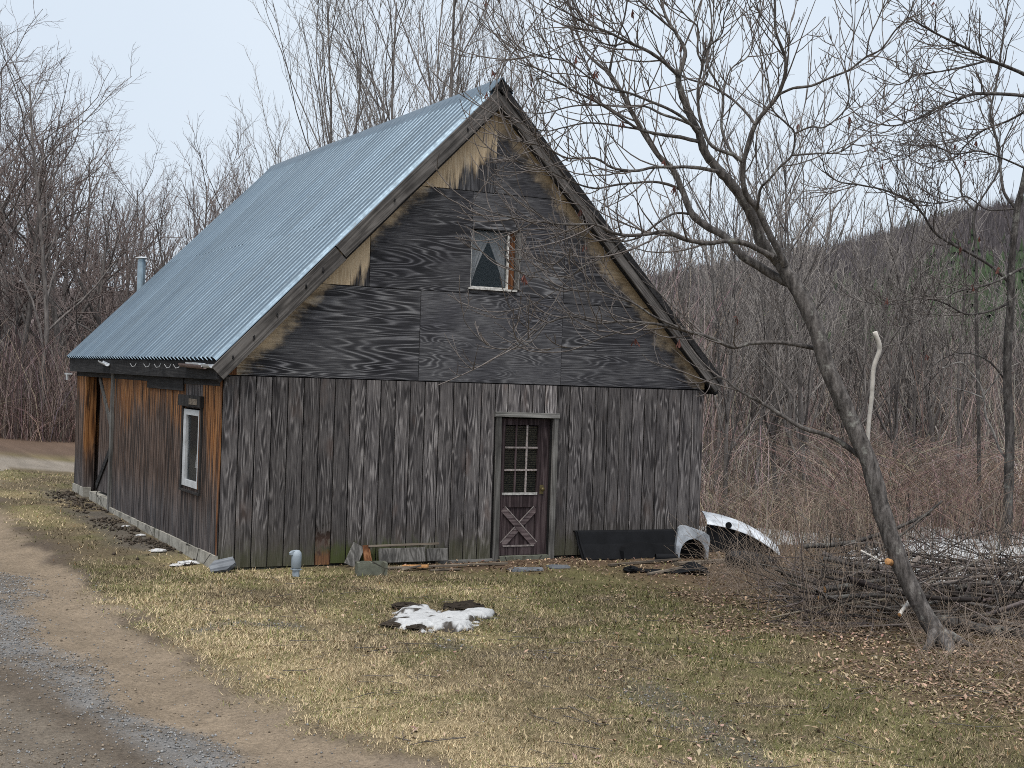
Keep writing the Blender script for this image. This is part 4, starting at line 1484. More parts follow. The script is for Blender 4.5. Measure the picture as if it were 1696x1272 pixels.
for i in range(n):
    x, y = gpos(px[i], dd[i])
    z = float(hill_h(np.array([px[i]]), np.array([dd[i]]), np.array([x]), np.array([y]))[0])
    H = rng.uniform(5, 9)
    for l_ in range(4):
        zb = z + H * (0.08 + 0.22 * l_)
        rr = H * 0.24 * (1 - l_ * 0.21)
        k_ = 9
        ang = np.arange(k_) * 2 * math.pi / k_ + rng.uniform(0, 6)
        rad = rr * rng.uniform(0.6, 1.15, k_)
        ev.append(np.concatenate([np.stack([x + np.cos(ang) * rad, y + np.sin(ang) * rad, zb + rng.normal(size=k_) * 0.25], 1), [[x, y, zb + H * 0.34]]]))
        ef.append(np.stack([np.arange(k_), (np.arange(k_) + 1) % k_, np.full(k_, k_)], 1) + b)
        b += k_ + 1
ev, ef = np.concatenate(ev), np.concatenate(ef)
tag(obj('evergreen_stand', mesh('evergreen_stand', ev, ef, M['cane'], False, np.array([0.035, 0.052, 0.028])[None] * rng.uniform(0.6, 1.5, len(ev))[:, None])), 'dark green evergreens massed on the slope of the distant hill', 'evergreens', kind='stuff')


# ------------------------------------------------------------------ the leaning tree in front (limbs traced, each at its own depth)
def catmull(P, per=4):
    P = np.array(P, float)
    Q = np.vstack([2 * P[0] - P[1], P, 2 * P[-1] - P[-2]])
    out = []
    for i in range(len(P) - 1):
        p0, p1, p2, p3 = Q[i], Q[i + 1], Q[i + 2], Q[i + 3]
        for t in np.arange(per) / per:
            out.append(0.5 * ((2 * p1) + (-p0 + p2) * t + (2 * p0 - 5 * p1 + 4 * p2 - p3) * t * t + (-p0 + 3 * p1 - 3 * p2 + p3) * t ** 3))
    out.append(P[-1])
    return np.array(out)


def limb_world(pts, d0, d1, w0, w1, base):
    """photo points -> world polyline relative to base, depth running d0..d1, width in photo pixels w0..w1"""
    pts = np.array(pts, float)
    dep = np.linspace(d0, d1, len(pts))
    P = np.array([at(px_, py_, de) for (px_, py_), de in zip(pts, dep)]) - base
    P = catmull(P, 4)
    t = np.linspace(0, 1, len(P))
    r_ = (w0 + (w1 - w0) * t) * 0.375 / FPX * (d0 + (d1 - d0) * t)
    return P, r_


def traced_tree(name, label, limbs, base, wm, tm, twigs, seed, subs=(3, 5), lift=0.16, leafclusters=0, extra=(), rmin=0.0043, dens=0.78):
    rng = np.random.default_rng(seed)
    t = thing(name, label, 'tree', base)
    wood, twig = TubeSet(), TubeSet()
    ends = []
    for L in limbs:
        P, r_ = limb_world(L['p'], L['d'][0], L['d'][1], L['w'][0], L['w'][1], base)
        P[1:-1] += rng.normal(size=(len(P) - 2, 3)) * r_[1:-1, None] * 0.05
        wood.add(P, r_ * (1 + rng.normal(size=len(r_)) * 0.04), 9 if L['w'][0] > 14 else 6)
        seg = np.linalg.norm(np.diff(P, axis=0), axis=1)
        tot = seg.sum()
        cum = np.concatenate([[0], np.cumsum(seg)]) / tot
        m_ = int(tot / (L.get('gap', 0.14) * dens))
        t0 = L.get('t0', 0.25)
        for i in range(m_ + 1):
            u = 1.0 if i == m_ else t0 + (1 - t0) * (i + rng.random()) / max(1, m_)
            j = min(np.searchsorted(cum, u, 'right') - 1, len(P) - 2)
            fr_ = (u - cum[j]) / (cum[j + 1] - cum[j] + 1e-9)
            p = P[j] + (P[j + 1] - P[j]) * fr_
            d = unit(P[j + 1] - P[j])
            side = perp(d, rng)
            dirn = unit(d * rng.uniform(0.5, 1.1) + side * rng.uniform(0.5, 1.0) + np.array([0, 0, 0.15]))
            if i == m_:
                dirn = d
            ln = rng.uniform(0.3, 1.3) * L.get('len', 1.0) * (1.15 - 0.35 * u)
            curl = perp(dirn, rng) * rng.uniform(0, 0.12)
            lf = L.get('lift', lift)
            tp = shoot(p, dirn, ln, 8, rng, 0.06, lf * rng.uniform(0.3, 1.4), curl)
            rb_ = max(rmin * 1.5, min(r_[j] * 0.55, 0.011))
            twig.add(tp, np.linspace(rb_, rmin, 8), 4)
            ends.append(tp[-1])
            for _ in range(rng.integers(*subs)):
                jj_ = rng.integers(2, 7)
                dd_ = unit(tp[jj_ + 1] - tp[jj_])
                sd_ = unit(dd_ * 0.8 + perp(dd_, rng) * 0.75)
                sp_ = shoot(tp[jj_], sd_, ln * rng.uniform(0.25, 0.55), 6, rng, 0.07, lf * rng.uniform(0.2, 1.2), perp(sd_, rng) * rng.uniform(0, 0.15))
                twig.add(sp_, np.linspace(rmin * 1.3, rmin * 0.75, 6), 3)
                ends.append(sp_[-1])
                if rng.random() < 0.55:
                    s2 = unit(unit(sp_[3] - sp_[2]) + perp(sd_, rng) * 0.7)
                    sp2 = shoot(sp_[2], s2, ln * rng.uniform(0.12, 0.28), 5, rng, 0.07, lf, None)
                    twig.add(sp2, np.linspace(rmin, rmin * 0.7, 5), 3)
    wood.build('trunk', M[wm], t)
    twig.build('crown', M[tm], t)
    for nm, lim, mat in extra:
        P, r_ = limb_world(lim['p'], lim['d'][0], lim['d'][1], lim['w'][0], lim['w'][1], base)
        e = TubeSet()
        dl = unit(P[-1] - P[-2])
        P = np.vstack([P, P[-1] + dl * r_[-1] * 0.1, P[-1] + dl * r_[-1] * 0.12])
        r_ = np.concatenate([r_, [r_[-1] * 0.85, r_[-1] * 0.02]])
        e.add(P, r_, 9)
        e.build(nm, M[mat], t)
    for i in range(leafclusters):
        p = ends[rng.integers(len(ends))]
        b_ = MB()
        vv_, ff_ = [p], []
        for _ in range(rng.integers(5, 10)):
            q_ = p + rng.normal(size=3) * 0.012 - np.array([0, 0, rng.uniform(0, 0.05)])
            a = perp(np.array([0, 0, 1.0]), rng) * rng.uniform(0.006, 0.012)
            dn = np.array([rng.normal() * 0.01, rng.normal() * 0.01, -rng.uniform(0.02, 0.04)])
            sd_ = np.cross(unit(a), unit(dn)) * 0.006
            vv_ += [q_ + a + sd_ + dn, q_ - a - sd_ + dn, q_ + dn * 1.6]
            ff_ += [[0, len(vv_) - 3, len(vv_) - 2], [len(vv_) - 3, len(vv_) - 1, len(vv_) - 2]]
        b_.add(vv_, ff_)
        b_.build('dead_leaf_cluster', M['redleaf'], t)
    return t


base = gp(1560, 1060)
D = 14.2
hero = [
    dict(p=[(1568, 1070), (1550, 1045), (1522, 998), (1490, 930), (1462, 850), (1441, 770), (1407, 692), (1371, 610), (1352, 545), (1331, 497), (1306, 455), (1288, 425)], d=(13.95, 14.6), w=(42, 32), gap=9, t0=0.9),
    dict(p=[(1548, 1040), (1540, 1066), (1522, 1090)], d=(14.0, 13.75), w=(30, 8), gap=9),
    dict(p=[(1560, 1050), (1575, 1080), (1572, 1115)], d=(13.98, 13.55), w=(34, 9), gap=9),
    dict(p=[(1556, 1046), (1590, 1062), (1615, 1072)], d=(14.1, 14.1), w=(30, 8), gap=9),
    dict(p=[(1300, 445), (1265, 407), (1250, 365), (1229, 328), (1208, 301), (1185, 276), (1168, 252), (1157, 219), (1138, 180), (1126, 144), (1123, 125)], d=(14.6, 14.3), w=(27, 13), gap=0.5, t0=0.4),
    dict(p=[(1123, 125), (1096, 100), (1070, 83), (1041, 70), (1007, 53), (973, 40), (939, 21), (905, 5)], d=(14.3, 13.6), w=(10, 2.5), gap=0.13),
    dict(p=[(1123, 127), (1132, 102), (1134, 81), (1117, 51), (1102, 25), (1090, -20), (1075, -70)], d=(14.3, 14.6), w=(11, 4), gap=0.14),
    dict(p=[(1117, 51), (1080, 20), (1040, -15), (1000, -40)], d=(14.4, 14.0), w=(6, 3), gap=0.12),
    dict(p=[(1300, 440), (1292, 420), (1274, 386), (1257, 350), (1238, 325), (1231, 303), (1231, 269)], d=(14.5, 14.2), w=(16, 12), gap=0.6),
    dict(p=[(1231, 269), (1251, 206), (1289, 157), (1302, 104), (1285, 53), (1283, 0), (1276, -60)], d=(14.2, 13.7), w=(11, 4), gap=0.2),
    dict(p=[(1289, 157), (1314, 146), (1344, 142), (1374, 129), (1406, 116), (1435, 94), (1460, 81), (1482, 51), (1503, 28), (1518, -10)], d=(14.0, 13.3), w=(7, 2.5), gap=0.2),
    dict(p=[(1435, 94), (1440, 62), (1455, 30), (1466, 0), (1475, -30)], d=(13.6, 13.6), w=(4, 2), gap=0.2),
    dict(p=[(1251, 206), (1236, 187), (1217, 168), (1196, 153), (1172, 140), (1134, 128), (1105, 105), (1085, 80)], d=(14.1, 14.9), w=(7, 3), gap=0.18),
    dict(p=[(1231, 269), (1215, 257), (1179, 242), (1164, 212), (1157, 182), (1156, 144), (1163, 108), (1155, 85), (1156, 47), (1140, 30), (1121, 10)], d=(14.2, 14.0), w=(9, 3), gap=0.17),
    dict(p=[(1222, 265), (1210, 250), (1195, 212), (1197, 157), (1170, 104), (1178, 60), (1178, 25), (1172, -20)], d=(14.2, 14.7), w=(7, 3), gap=0.17),
    dict(p=[(1163, 108), (1172, 80), (1196, 55), (1200, 20), (1215, -10)], d=(14.0, 13.7), w=(4, 2), gap=0.16),
    dict(p=[(1197, 157), (1210, 115), (1240, 92), (1250, 50), (1262, 10)], d=(14.4, 14.6), w=(4, 2), gap=0.16),
    dict(p=[(1254, 345), (1256, 335), (1260, 312), (1274, 297), (1293, 275), (1312, 256), (1316, 221), (1304, 206), (1278, 178), (1272, 130), (1262, 80)], d=(14.3, 13.5), w=(7, 2.5), gap=0.2),
    dict(p=[(1316, 221), (1344, 210), (1367, 210), (1401, 180), (1406, 144), (1399, 102), (1410, 70)], d=(13.8, 13.3), w=(4.5, 2), gap=0.2),
    dict(p=[(1312, 257), (1355, 254), (1395, 250), (1440, 212), (1460, 180)], d=(13.8, 14.3), w=(4.5, 2), gap=0.2),
    # pale limb on the left
    dict(p=[(1310, 470), (1291, 462), (1257, 441), (1229, 424), (1204, 394), (1170, 375), (1146, 354), (1132, 320), (1115, 282), (1091, 258), (1068, 223), (1045, 183), (1026, 146), (1009, 121)], d=(14.6, 15.4), w=(20, 9), gap=0.4, t0=0.5),
    dict(p=[(1009, 121), (981, 98), (966, 79), (956, 53), (945, 13), (930, -30)], d=(15.4, 15.7), w=(8, 3), gap=0.14),
    dict(p=[(1009, 121), (1014, 95), (1022, 65), (1035, 25), (1040, -20)], d=(15.4, 15.1), w=(6, 3), gap=0.14),
    # boughs reaching left
    dict(p=[(1280, 425), (1234, 403), (1204, 399), (1170, 403), (1134, 396), (1102, 384), (1072, 388), (1042, 390), (1017, 386), (985, 372), (940, 372), (900, 368), (856, 362), (815, 352)], d=(14.4, 13.4), w=(14, 2.5), gap=0.15),
    dict(p=[(1190, 284), (1149, 277), (1115, 277), (1083, 277), (1051, 283), (1015, 278), (985, 262), (940, 262), (905, 245), (870, 235), (840, 230)], d=(14.4, 13.6), w=(9, 2.5), gap=0.15),
    dict(p=[(1142, 354), (1115, 354), (1087, 371), (1060, 392), (1030, 400), (990, 398), (940, 385), (900, 360), (876, 340)], d=(15.0, 14.3), w=(6, 2.2), gap=0.16),
    dict(p=[(1130, 315), (1105, 305), (1081, 301), (1051, 303), (1021, 306), (985, 312), (945, 300), (905, 280), (860, 268), (825, 255)], d=(15.1, 14.5), w=(7, 2.2), gap=0.15),
    dict(p=[(1157, 219), (1134, 197), (1106, 180), (1077, 168), (1051, 157), (1024, 149), (996, 142), (966, 121), (939, 102), (905, 95), (870, 84)], d=(14.3, 13.7), w=(8, 2.2), gap=0.14),
    dict(p=[(1160, 214), (1130, 200), (1096, 189), (1068, 176), (1032, 176), (990, 174), (947, 176), (905, 187), (873, 187)], d=(14.3, 14.9), w=(7, 2), gap=0.15),
    dict(p=[(1162, 236), (1126, 227), (1096, 223), (1058, 214), (1024, 191), (986, 168), (947, 149), (916, 129), (888, 113), (858, 102), (841, 81)], d=(14.4, 14.0), w=(9, 2), gap=0.14),
    dict(p=[(1058, 214), (1007, 206), (969, 204), (930, 212), (905, 217), (873, 208), (850, 190)], d=(14.3, 14.0), w=(4.5, 2), gap=0.16),
    dict(p=[(1041, 70), (1010, 75), (985, 60), (960, 20), (950, -10)], d=(14.0, 13.6), w=(4, 2), gap=0.15),
    dict(p=[(1096, 100), (1060, 102), (1030, 95), (1000, 75), (975, 58), (950, 50)], d=(14.2, 14.6), w=(4, 2), gap=0.15),
    # low boughs drooping over the barn's gable
    dict(p=[(1354, 578), (1301, 568), (1247, 568), (1213, 575), (1179, 560), (1140, 549), (1105, 540), (1072, 535), (1030, 532), (991, 535), (946, 524), (905, 536), (875, 560), (855, 574)], d=(14.6, 13.5), w=(11, 2.5), gap=0.2, lift=0.2),
    dict(p=[(1140, 549), (1085, 525), (1045, 500), (999, 484), (942, 480), (900, 462), (870, 455)], d=(14.1, 13.7), w=(6, 2), gap=0.18, lift=0.2),
    dict(p=[(1072, 535), (1030, 548), (995, 560), (960, 575), (930, 575), (912, 578)], d=(13.9, 14.2), w=(4, 2), gap=0.22, lift=0.22),
    dict(p=[(905, 536), (880, 566), (850, 577), (815, 575), (785, 552), (768, 527), (775, 508)], d=(13.6, 13.4), w=(3.2, 2), gap=0.35, len=0.6, lift=0.25),
    dict(p=[(985, 372), (950, 410), (915, 440), (880, 452), (850, 448)], d=(13.7, 13.9), w=(3.5, 2), gap=0.2, lift=0.22),
    dict(p=[(1040, 390), (1000, 425), (960, 445), (930, 475), (890, 500)], d=(13.8, 14.0), w=(3.5, 2), gap=0.2, lift=0.2),
    # lichen-grey low bough with its own twigs
    dict(p=[(1430, 760), (1379, 724), (1330, 709), (1291, 685), (1257, 665), (1223, 646), (1195, 625), (1170, 632)], d=(14.4, 14.9), w=(14, 3), gap=0.3, t0=0.4),
    dict(p=[(1330, 709), (1300, 640), (1262, 600), (1240, 570)], d=(14.6, 15.2), w=(5, 2.5), gap=0.25),
]
traced_tree('leaning_tree', 'leaning grey-barked bare tree in front of the barn\'s right side, boughs over the gable', hero, base, 'bark_hero', 'twig_hero', True, 31, subs=(1, 4), leafclusters=26,
            extra=[('broken_limb', dict(p=[(1436, 745), (1439, 700), (1444, 655), (1447, 610), (1457, 577), (1449, 550)], d=(14.45, 14.3), w=(9, 11)), 'bleached'),
                   ('cut_stub', dict(p=[(1490, 935), (1478, 932), (1470, 930)], d=(14.2, 14.05), w=(14, 15)), 'rawwood'),
                   ('surface_root', dict(p=[(1575, 1085), (1600, 1100), (1640, 1112), (1690, 1118)], d=(13.9, 13.6), w=(22, 8)), 'bark_hero')])

base2 = gp(1664, 935)
D2 = float((base2 - CAM).dot(FWD))
right = [
    dict(p=[(1664, 945), (1668, 880), (1671, 800), (1672, 700), (1668, 600), (1674, 500), (1676, 430), (1685, 349), (1700, 280), (1712, 200), (1716, 120), (1712, 30), (1700, -60)], d=(D2, D2 - 0.6), w=(24, 8), gap=0.8, t0=0.4),
    dict(p=[(1712, 130), (1679, 115), (1639, 99), (1601, 80), (1548, 54), (1503, 28)], d=(D2 - 0.5, D2 - 2.2), w=(9, 3.5), gap=0.13),
    dict(p=[(1714, 168), (1690, 158), (1627, 155), (1601, 159), (1557, 176), (1522, 195), (1484, 208), (1450, 205)], d=(D2 - 0.5, D2 - 1.8), w=(9, 2.5), gap=0.11),
    dict(p=[(1640, 99), (1600, 110), (1560, 118), (1519, 124), (1490, 140), (1462, 138)], d=(D2 - 1.2, D2 - 2.0), w=(4.5, 2), gap=0.13),
    dict(p=[(1714, 175), (1670, 200), (1630, 215), (1600, 240), (1580, 262), (1540, 270)], d=(D2 - 0.4, D2 + 1.0), w=(6, 2), gap=0.12),
    dict(p=[(1700, 280), (1660, 262), (1620, 250), (1580, 255), (1540, 240), (1500, 262)], d=(D2 - 0.4, D2 - 1.5), w=(5, 2), gap=0.12),
    dict(p=[(1685, 349), (1663, 319), (1657, 280), (1653, 240), (1640, 190), (1650, 140), (1660, 70), (1670, 0)], d=(D2 - 0.3, D2 + 0.6), w=(8, 3), gap=0.16),
    dict(p=[(1687, 345), (1650, 348), (1630, 345), (1600, 325), (1570, 335), (1540, 336), (1510, 330)], d=(D2 - 0.3, D2 - 1.3), w=(4, 2), gap=0.15),
    dict(p=[(1674, 470), (1640, 440), (1608, 420), (1576, 404), (1548, 385), (1530, 357), (1510, 335), (1471, 317), (1429, 307), (1390, 301), (1368, 285), (1362, 262)], d=(D2 - 0.2, D2 - 2.0), w=(8, 2.2), gap=0.16),
    dict(p=[(1675, 500), (1640, 515), (1600, 520), (1560, 500), (1520, 495), (1470, 505), (1430, 500)], d=(D2, D2 - 1.6), w=(6, 2), gap=0.16),
    dict(p=[(1700, 440), (1640, 470), (1580, 485), (1540, 520), (1500, 540)], d=(D2 - 0.8, D2 - 2.2), w=(6, 2), gap=0.18),
    dict(p=[(1672, 640), (1640, 600), (1605, 585), (1570, 590), (1540, 610)], d=(D2, D2 - 1.0), w=(5, 2), gap=0.2),
]
traced_tree('bare_tree', 'grey bare tree at the right edge, behind the brush pile, trailing fine hooked twigs', right, base2, 'bark_hero', 'twig_hero', True, 47, subs=(2, 5), lift=0.14, leafclusters=22, rmin=0.0045)
base3 = gp(1625, 905)
D3 = float((base3 - CAM).dot(FWD))
ysap = [dict(p=[(1625, 910), (1622, 800), (1620, 650), (1617, 500), (1617, 420), (1612, 369), (1615, 349)], d=(D3, D3), w=(9, 6), gap=0.9, t0=0.5),
        dict(p=[(1615, 349), (1594, 325), (1590, 290), (1574, 258), (1560, 225), (1556, 190)], d=(D3, D3 + 0.5), w=(5, 2.5), gap=0.2),
        dict(p=[(1615, 349), (1623, 333), (1655, 282), (1662, 240), (1680, 200)], d=(D3, D3 - 0.4), w=(5, 2.5), gap=0.2)]
traced_tree('forked_sapling', 'thin bare sapling with a Y-shaped fork against the sky above the hill', ysap, base3, 'bark_hero', 'twig_hero', True, 53, subs=(2, 4), rmin=0.005)

# dead birch bough hanging in the brush
db = at(1671, 765, D2)
birch = thing('dead_birch_bough', 'peeling white and black dead birch bough slanting in the brush at right', 'branch', db)
ts = TubeSet()
for pts, w in (([(1671, 765), (1656, 745), (1645, 715), (1633, 690), (1630, 660), (1622, 635), (1605, 615)], (6, 3.5)), ([(1630, 660), (1600, 648), (1570, 641)], (4, 2)), ([(1628, 655), (1645, 635), (1660, 615), (1690, 600)], (4, 2)), ([(1605, 615), (1590, 600), (1560, 610)], (4, 2))):
    P, r_ = limb_world(pts, D2, D2 - 0.25, w[0], w[1], db)
    ts.add(P, r_, 6)
ts.build('bough', M['birch'], birch)

# ------------------------------------------------------------------ things lying about
def blob_snow(name, label, blobs, hmax, res, dirt, seed, group=None, rag=0.8):
    """a thin uneven snow sheet: union of soft blobs on the ground (x, y, rx, ry, angle)"""
    rng = np.random.default_rng(seed)
    B = np.array(blobs, float)
    x0, x1 = (B[:, 0] - B[:, 2]).min() - 0.3, (B[:, 0] + B[:, 2]).max() + 0.3
    y0, y1 = (B[:, 1] - B[:, 2]).min() - 0.3, (B[:, 1] + B[:, 2]).max() + 0.3
    X_, Y_ = np.meshgrid(np.arange(x0, x1, res), np.arange(y0, y1, res))
    f = np.full(X_.shape, -1.0)
    for bx, by, rx, ry, an in blobs:
        dx, dy = X_ - bx, Y_ - by
        u = (dx * math.cos(an) + dy * math.sin(an)) / rx
        v = (-dx * math.sin(an) + dy * math.cos(an)) / ry
        f = np.maximum(f, 1 - np.hypot(u, v))
    sc = 1.0 / max(0.25, hmax * 3)
    f = f + (fbm(X_ * 3.2 * sc, Y_ * 3.2 * sc, seed) - 0.5) * rag
    h_ = hmax * sstep(-0.05, 0.6, f) * (0.75 + 0.5 * fbm(X_ * 5, Y_ * 5, seed + 5))
    Z_ = gz(X_, Y_) + np.where(f > 0, h_ + 0.003, -0.03)
    dn = fbm(X_ * 9, Y_ * 9, seed + 9, 5) + 0.16 * sstep(0.35, 0.0, f)
    ds = sstep(0.6 - dirt, 0.74 - dirt, dn)[..., None]
    c_ = np.array([0.5, 0.505, 0.51]) * (1 - ds) + np.array([0.05, 0.042, 0.035]) * ds
    c_ = c_ * (1 - 0.25 * fbm(X_ * 20, Y_ * 20, seed + 3)[..., None])
    a, b = X_.shape
    keep = f > -0.12
    i_, j_ = np.meshgrid(np.arange(b - 1), np.arange(a - 1))
    F_ = np.stack([j_ * b + i_, j_ * b + i_ + 1, (j_ + 1) * b + i_ + 1, (j_ + 1) * b + i_], -1).reshape(-1, 4)
    F_ = F_[keep.ravel()[F_].all(1)]
    u, inv = np.unique(F_, return_inverse=True)
    V_ = np.stack([X_, Y_, Z_], -1).reshape(-1, 3)[u]
    return tag(obj(name, mesh(name, V_, inv.reshape(-1, 4), M['snow'], True, c_.reshape(-1, 3)[u])), label, 'snow', group)


M['snow'] = m_attr('old_snow', var=0.12, rough=0.6, bump=0.4, fine=60)
ANG = math.atan2(RIGHT[1], RIGHT[0])
SB = []
for px_, py_, rx_, ry_ in ((700, 1026, 52, 17), (742, 1035, 46, 9), (690, 1013, 34, 9), (792, 1017, 32, 6), (757, 1023, 40, 8), (664, 1030, 20, 6)):
    g = gp(px_, py_)
    dd_ = (g - CAM).dot(FWD)
    SB.append((g[0], g[1], rx_ * dd_ / FPX, ry_ * dd_ * dd_ / (FPX * 2.52), ANG))
blob_snow('snow_patch', 'dirty melting snow patch with soil clods on the lawn in front of the barn', SB, 0.07, 0.018, 0.06, 301, rag=0.9)
M['clod'] = simple('dark_soil_clod', (0.035, 0.028, 0.022), 0.95, 0, 0.4, 30, 0.1, 0.8)


def lump(name, label, cat, p, r, mat, seed, flat=0.6, group=None):
    rng = np.random.default_rng(seed)
    v, f = lathe([(0.02, -0.5), (0.75, -0.35), (0.95, -0.15), (1.0, 0.05), (0.9, 0.22), (0.72, 0.38), (0.5, 0.55), (0.28, 0.64), (0.05, 0.7)], 17)
    v = np.array(v) * r
    v *= (1 + rng.normal(size=(len(v), 1)) * 0.13)
    v[:, 0] *= 1.35
    v[:, 2] *= flat
    return tag(obj(name, mesh(name, v, f, M[mat], False), None, p), label, cat, group)


for i, (px, py, r, lab) in enumerate([(768, 1006, 0.17, 'dark soil clod behind the right lobe of the snow patch'), (672, 1004, 0.12, 'dark soil clod at the back left of the snow patch'), (648, 1034, 0.09, 'small soil clod at the left tip of the snow patch'), (690, 1040, 0.08, 'small soil clod at the front of the snow patch')]):
    g = gp(px, py)
    lump('soil_clod', lab, 'clod', (g[0], g[1], float(gz(g[0], g[1])) + 0.03), r, 'clod', 310 + i, 0.45, 'soil clods round the snow patch')
M['lumpw'] = simple('snow_lump', (0.42, 0.42, 0.42), 0.7, 0, 0.25, 20)
for i, (px, py, r, lab) in enumerate([(312, 934, 0.1, 'largest white lump by the foundation, nearest the barn corner'), (291, 937, 0.06, 'round white lump just left of the largest one'), (262, 916, 0.085, 'flat white lump halfway along the foundation'), (234, 893, 0.05, 'small white lump farther along the foundation'), (208, 880, 0.05, 'smallest white lump at the far end of the foundation')]):
    g = gp(px, py)
    lump('snow_lump', lab, 'snow', (g[0], g[1], float(gz(g[0], g[1])) + 0.015), r, 'lumpw', 330 + i, 0.5, 'white lumps along the foundation')
a, b, c = gp(1625, 935), gp(1675, 960), gp(1560, 905)
blob_snow('snow_patch', 'white snow lying behind the brush pile at the right edge', [(a[0], a[1], 1.9, 1.8, ANG), (b[0], b[1], 1.6, 1.5, ANG), (c[0] + 1.0, c[1], 2.0, 1.6, ANG)], 0.3, 0.07, -0.15, 303, rag=0.6)
a = gp(1250, 888)
blob_snow('snow_patch', 'strip of old snow beyond the white panel at the barn corner', [(a[0], a[1], 1.8, 0.9, ANG)], 0.1, 0.06, -0.08, 304)

# slate leaning at the corner
g = gp(371, 947)
sl = MB().prism([(-0.15, -0.09), (0.06, -0.11), (0.17, -0.02), (0.14, 0.1), (-0.1, 0.1), (-0.17, 0.02)], lambda u, v: (u, v, 0), lambda u, v: (u * 0.96, v * 0.96, 0.045)).build('stone_slab', M['stone'], None, False, (g[0], g[1] + 0.05, float(gz(g[0], g[1])) + 0.07))
sl.rotation_euler = (math.radians(38), math.radians(-14), math.radians(-24))
tag(sl, 'grey slate slab tilted against the barn\'s front left corner', 'stone')

# grey plastic standpipe
g = gp(490, 953)
pp = thing('vent_pipe', 'pale blue-grey plastic standpipe with hooded cap before the barn wall', 'pipe', (g[0], g[1], float(gz(g[0], g[1]))))
v, f = lathe([(0.045, -0.1), (0.045, 0.1), (0.05, 0.105), (0.05, 0.12)], 14)
obj('pipe', mesh('pipe', v, f, M['plastic'], False), pp)
v, f = lathe([(0.05, 0.1), (0.062, 0.115), (0.064, 0.26), (0.058, 0.3), (0.035, 0.325), (0.005, 0.33)], 16)
obj('hood', mesh('hood', v, f, M['plastic'], True), pp)
MB().prism([(-0.02, 0.27), (-0.085, 0.27), (-0.088, 0.295), (-0.06, 0.318), (-0.01, 0.325)], lambda u, v: (u, -0.03, v), lambda u, v: (u, 0.03, v)).build('spout', M['plastic'], pp)
MB().box(-0.055, 0.055, -0.055, 0.055, 0.085, 0.099).build('collar', M['plastic'], pp)

# block and offcuts left of the door
g = gp(617, 952)
cb = thing('concrete_block', 'mossy hollow concrete block lying before the plank wall', 'block', (g[0], g[1] + 0.05, float(gz(g[0], g[1]))), rotz=math.radians(-12))
bb = MB()
bb.box(-0.19, 0.19, -0.1, -0.065, -0.01, 0.16).box(-0.19, 0.19, 0.065, 0.1, -0.01, 0.16).box(-0.19, -0.155, -0.065, 0.065, -0.01, 0.16).box(0.155, 0.19, -0.065, 0.065, -0.01, 0.16).box(-0.018, 0.018, -0.065, 0.065, -0.01, 0.16).box(-0.155, -0.018, -0.065, 0.065, -0.01, 0.12).box(0.018, 0.155, -0.065, 0.065, -0.01, 0.12)
bb.build('block_body', M['conc_d'], cb)
SCR = [((1.72, -0.12, 0.0), (1.86, -0.06, 0.26), 0.17, 'trim', 'short grey offcut leaning on the wall behind the block'),
       ((1.97, -0.16, 0.0), (1.95, -0.06, 0.25), 0.1, 'brown', 'brown offcut leaning on the wall right of the block'),
       ((2.12, -0.13, 0.12), (2.78, -0.13, 0.12), 0.19, 'trim', 'grey plank set on edge against the wall, left of the shorter one'),
       ((2.81, -0.12, 0.11), (3.12, -0.12, 0.11), 0.17, 'trim', 'short grey plank set on edge against the wall near the door'),
       ((1.98, -0.09, 0.245), (3.0, -0.08, 0.255), 0.03, 'scrap', 'thin lath along the top of the planks by the wall')]
for i, (p_, q_, w_, mt, lab) in enumerate(SCR):
    p_, q_ = np.array(p_), np.array(q_)
    o = MB().bar(np.zeros(3), q_ - p_, w_, 0.035, (0, -1, 0.2)).build('wood_offcut', M[mt], None, False, p_)
    tag(o, lab, 'plank', 'offcuts against the wall')
LIE = [((2.05, -0.52), (3.85, -0.48), 0.05, 0.03, 'scrap', 'long thin lath on the ground from the block to the door'), ((2.35, -0.42), (2.62, -0.62), 0.09, 0.035, 'rawwood', 'short split piece of orange wood on the ground by the lath'), ((2.25, -0.6), (2.5, -0.66), 0.06, 0.025, 'scrap', 'small scrap of wood left of the orange split piece'), ((2.6, -0.72), (3.0, -0.78), 0.07, 0.02, 'scrap', 'flat scrap of wood in the leaves before the planks'),
       ((5.25, -0.85), (6.45, -0.8), 0.08, 0.03, 'scrap', 'long grey board on the ground below the black liner'), ((5.3, -1.75), (6.4, -1.4), 0.06, 0.03, 'scrap', 'weathered stick on the ground in front of the black scraps'), ((6.2, -1.05), (7.5, -0.95), 0.19, 0.04, 'scrap', 'wide grey plank under the moulded arch')]
for i, (p_, q_, w_, t_, mt, lab) in enumerate(LIE):
    z0 = float(gz(*p_)) + 0.0
    z1 = float(gz(*q_)) + 0.0
    p3, q3 = np.array([*p_, z0 + 0.004]), np.array([*q_, z1 + 0.012 + 0.02 * (i % 3)])
    o = MB().bar(np.zeros(3), q3 - p3, w_, t_, (0, 0.1, 1)).build('wood_scrap', M[mt], None, False, p3)
    tag(o, lab, 'wood scrap', 'wood scraps on the ground')
for i, (px, py, lab) in enumerate([(872, 942, 'flat grey slate on the ground before the door, larger of two'), (925, 938, 'flat grey slate on the ground before the door, smaller of two')]):
    g = gp(px, py)
    o = MB().prism([(-0.26, -0.1), (0.2, -0.12), (0.27, 0.05), (-0.05, 0.13), (-0.25, 0.08)], lambda u, v: (u * (1 - 0.4 * i), v, 0), lambda u, v: (u * 0.97 * (1 - 0.4 * i), v * 0.95, 0.025)).build('flat_stone', M['stone'], None, False, (g[0], g[1], float(gz(g[0], g[1])) + 0.002))
    tag(o, lab, 'stone', 'slates before the door')

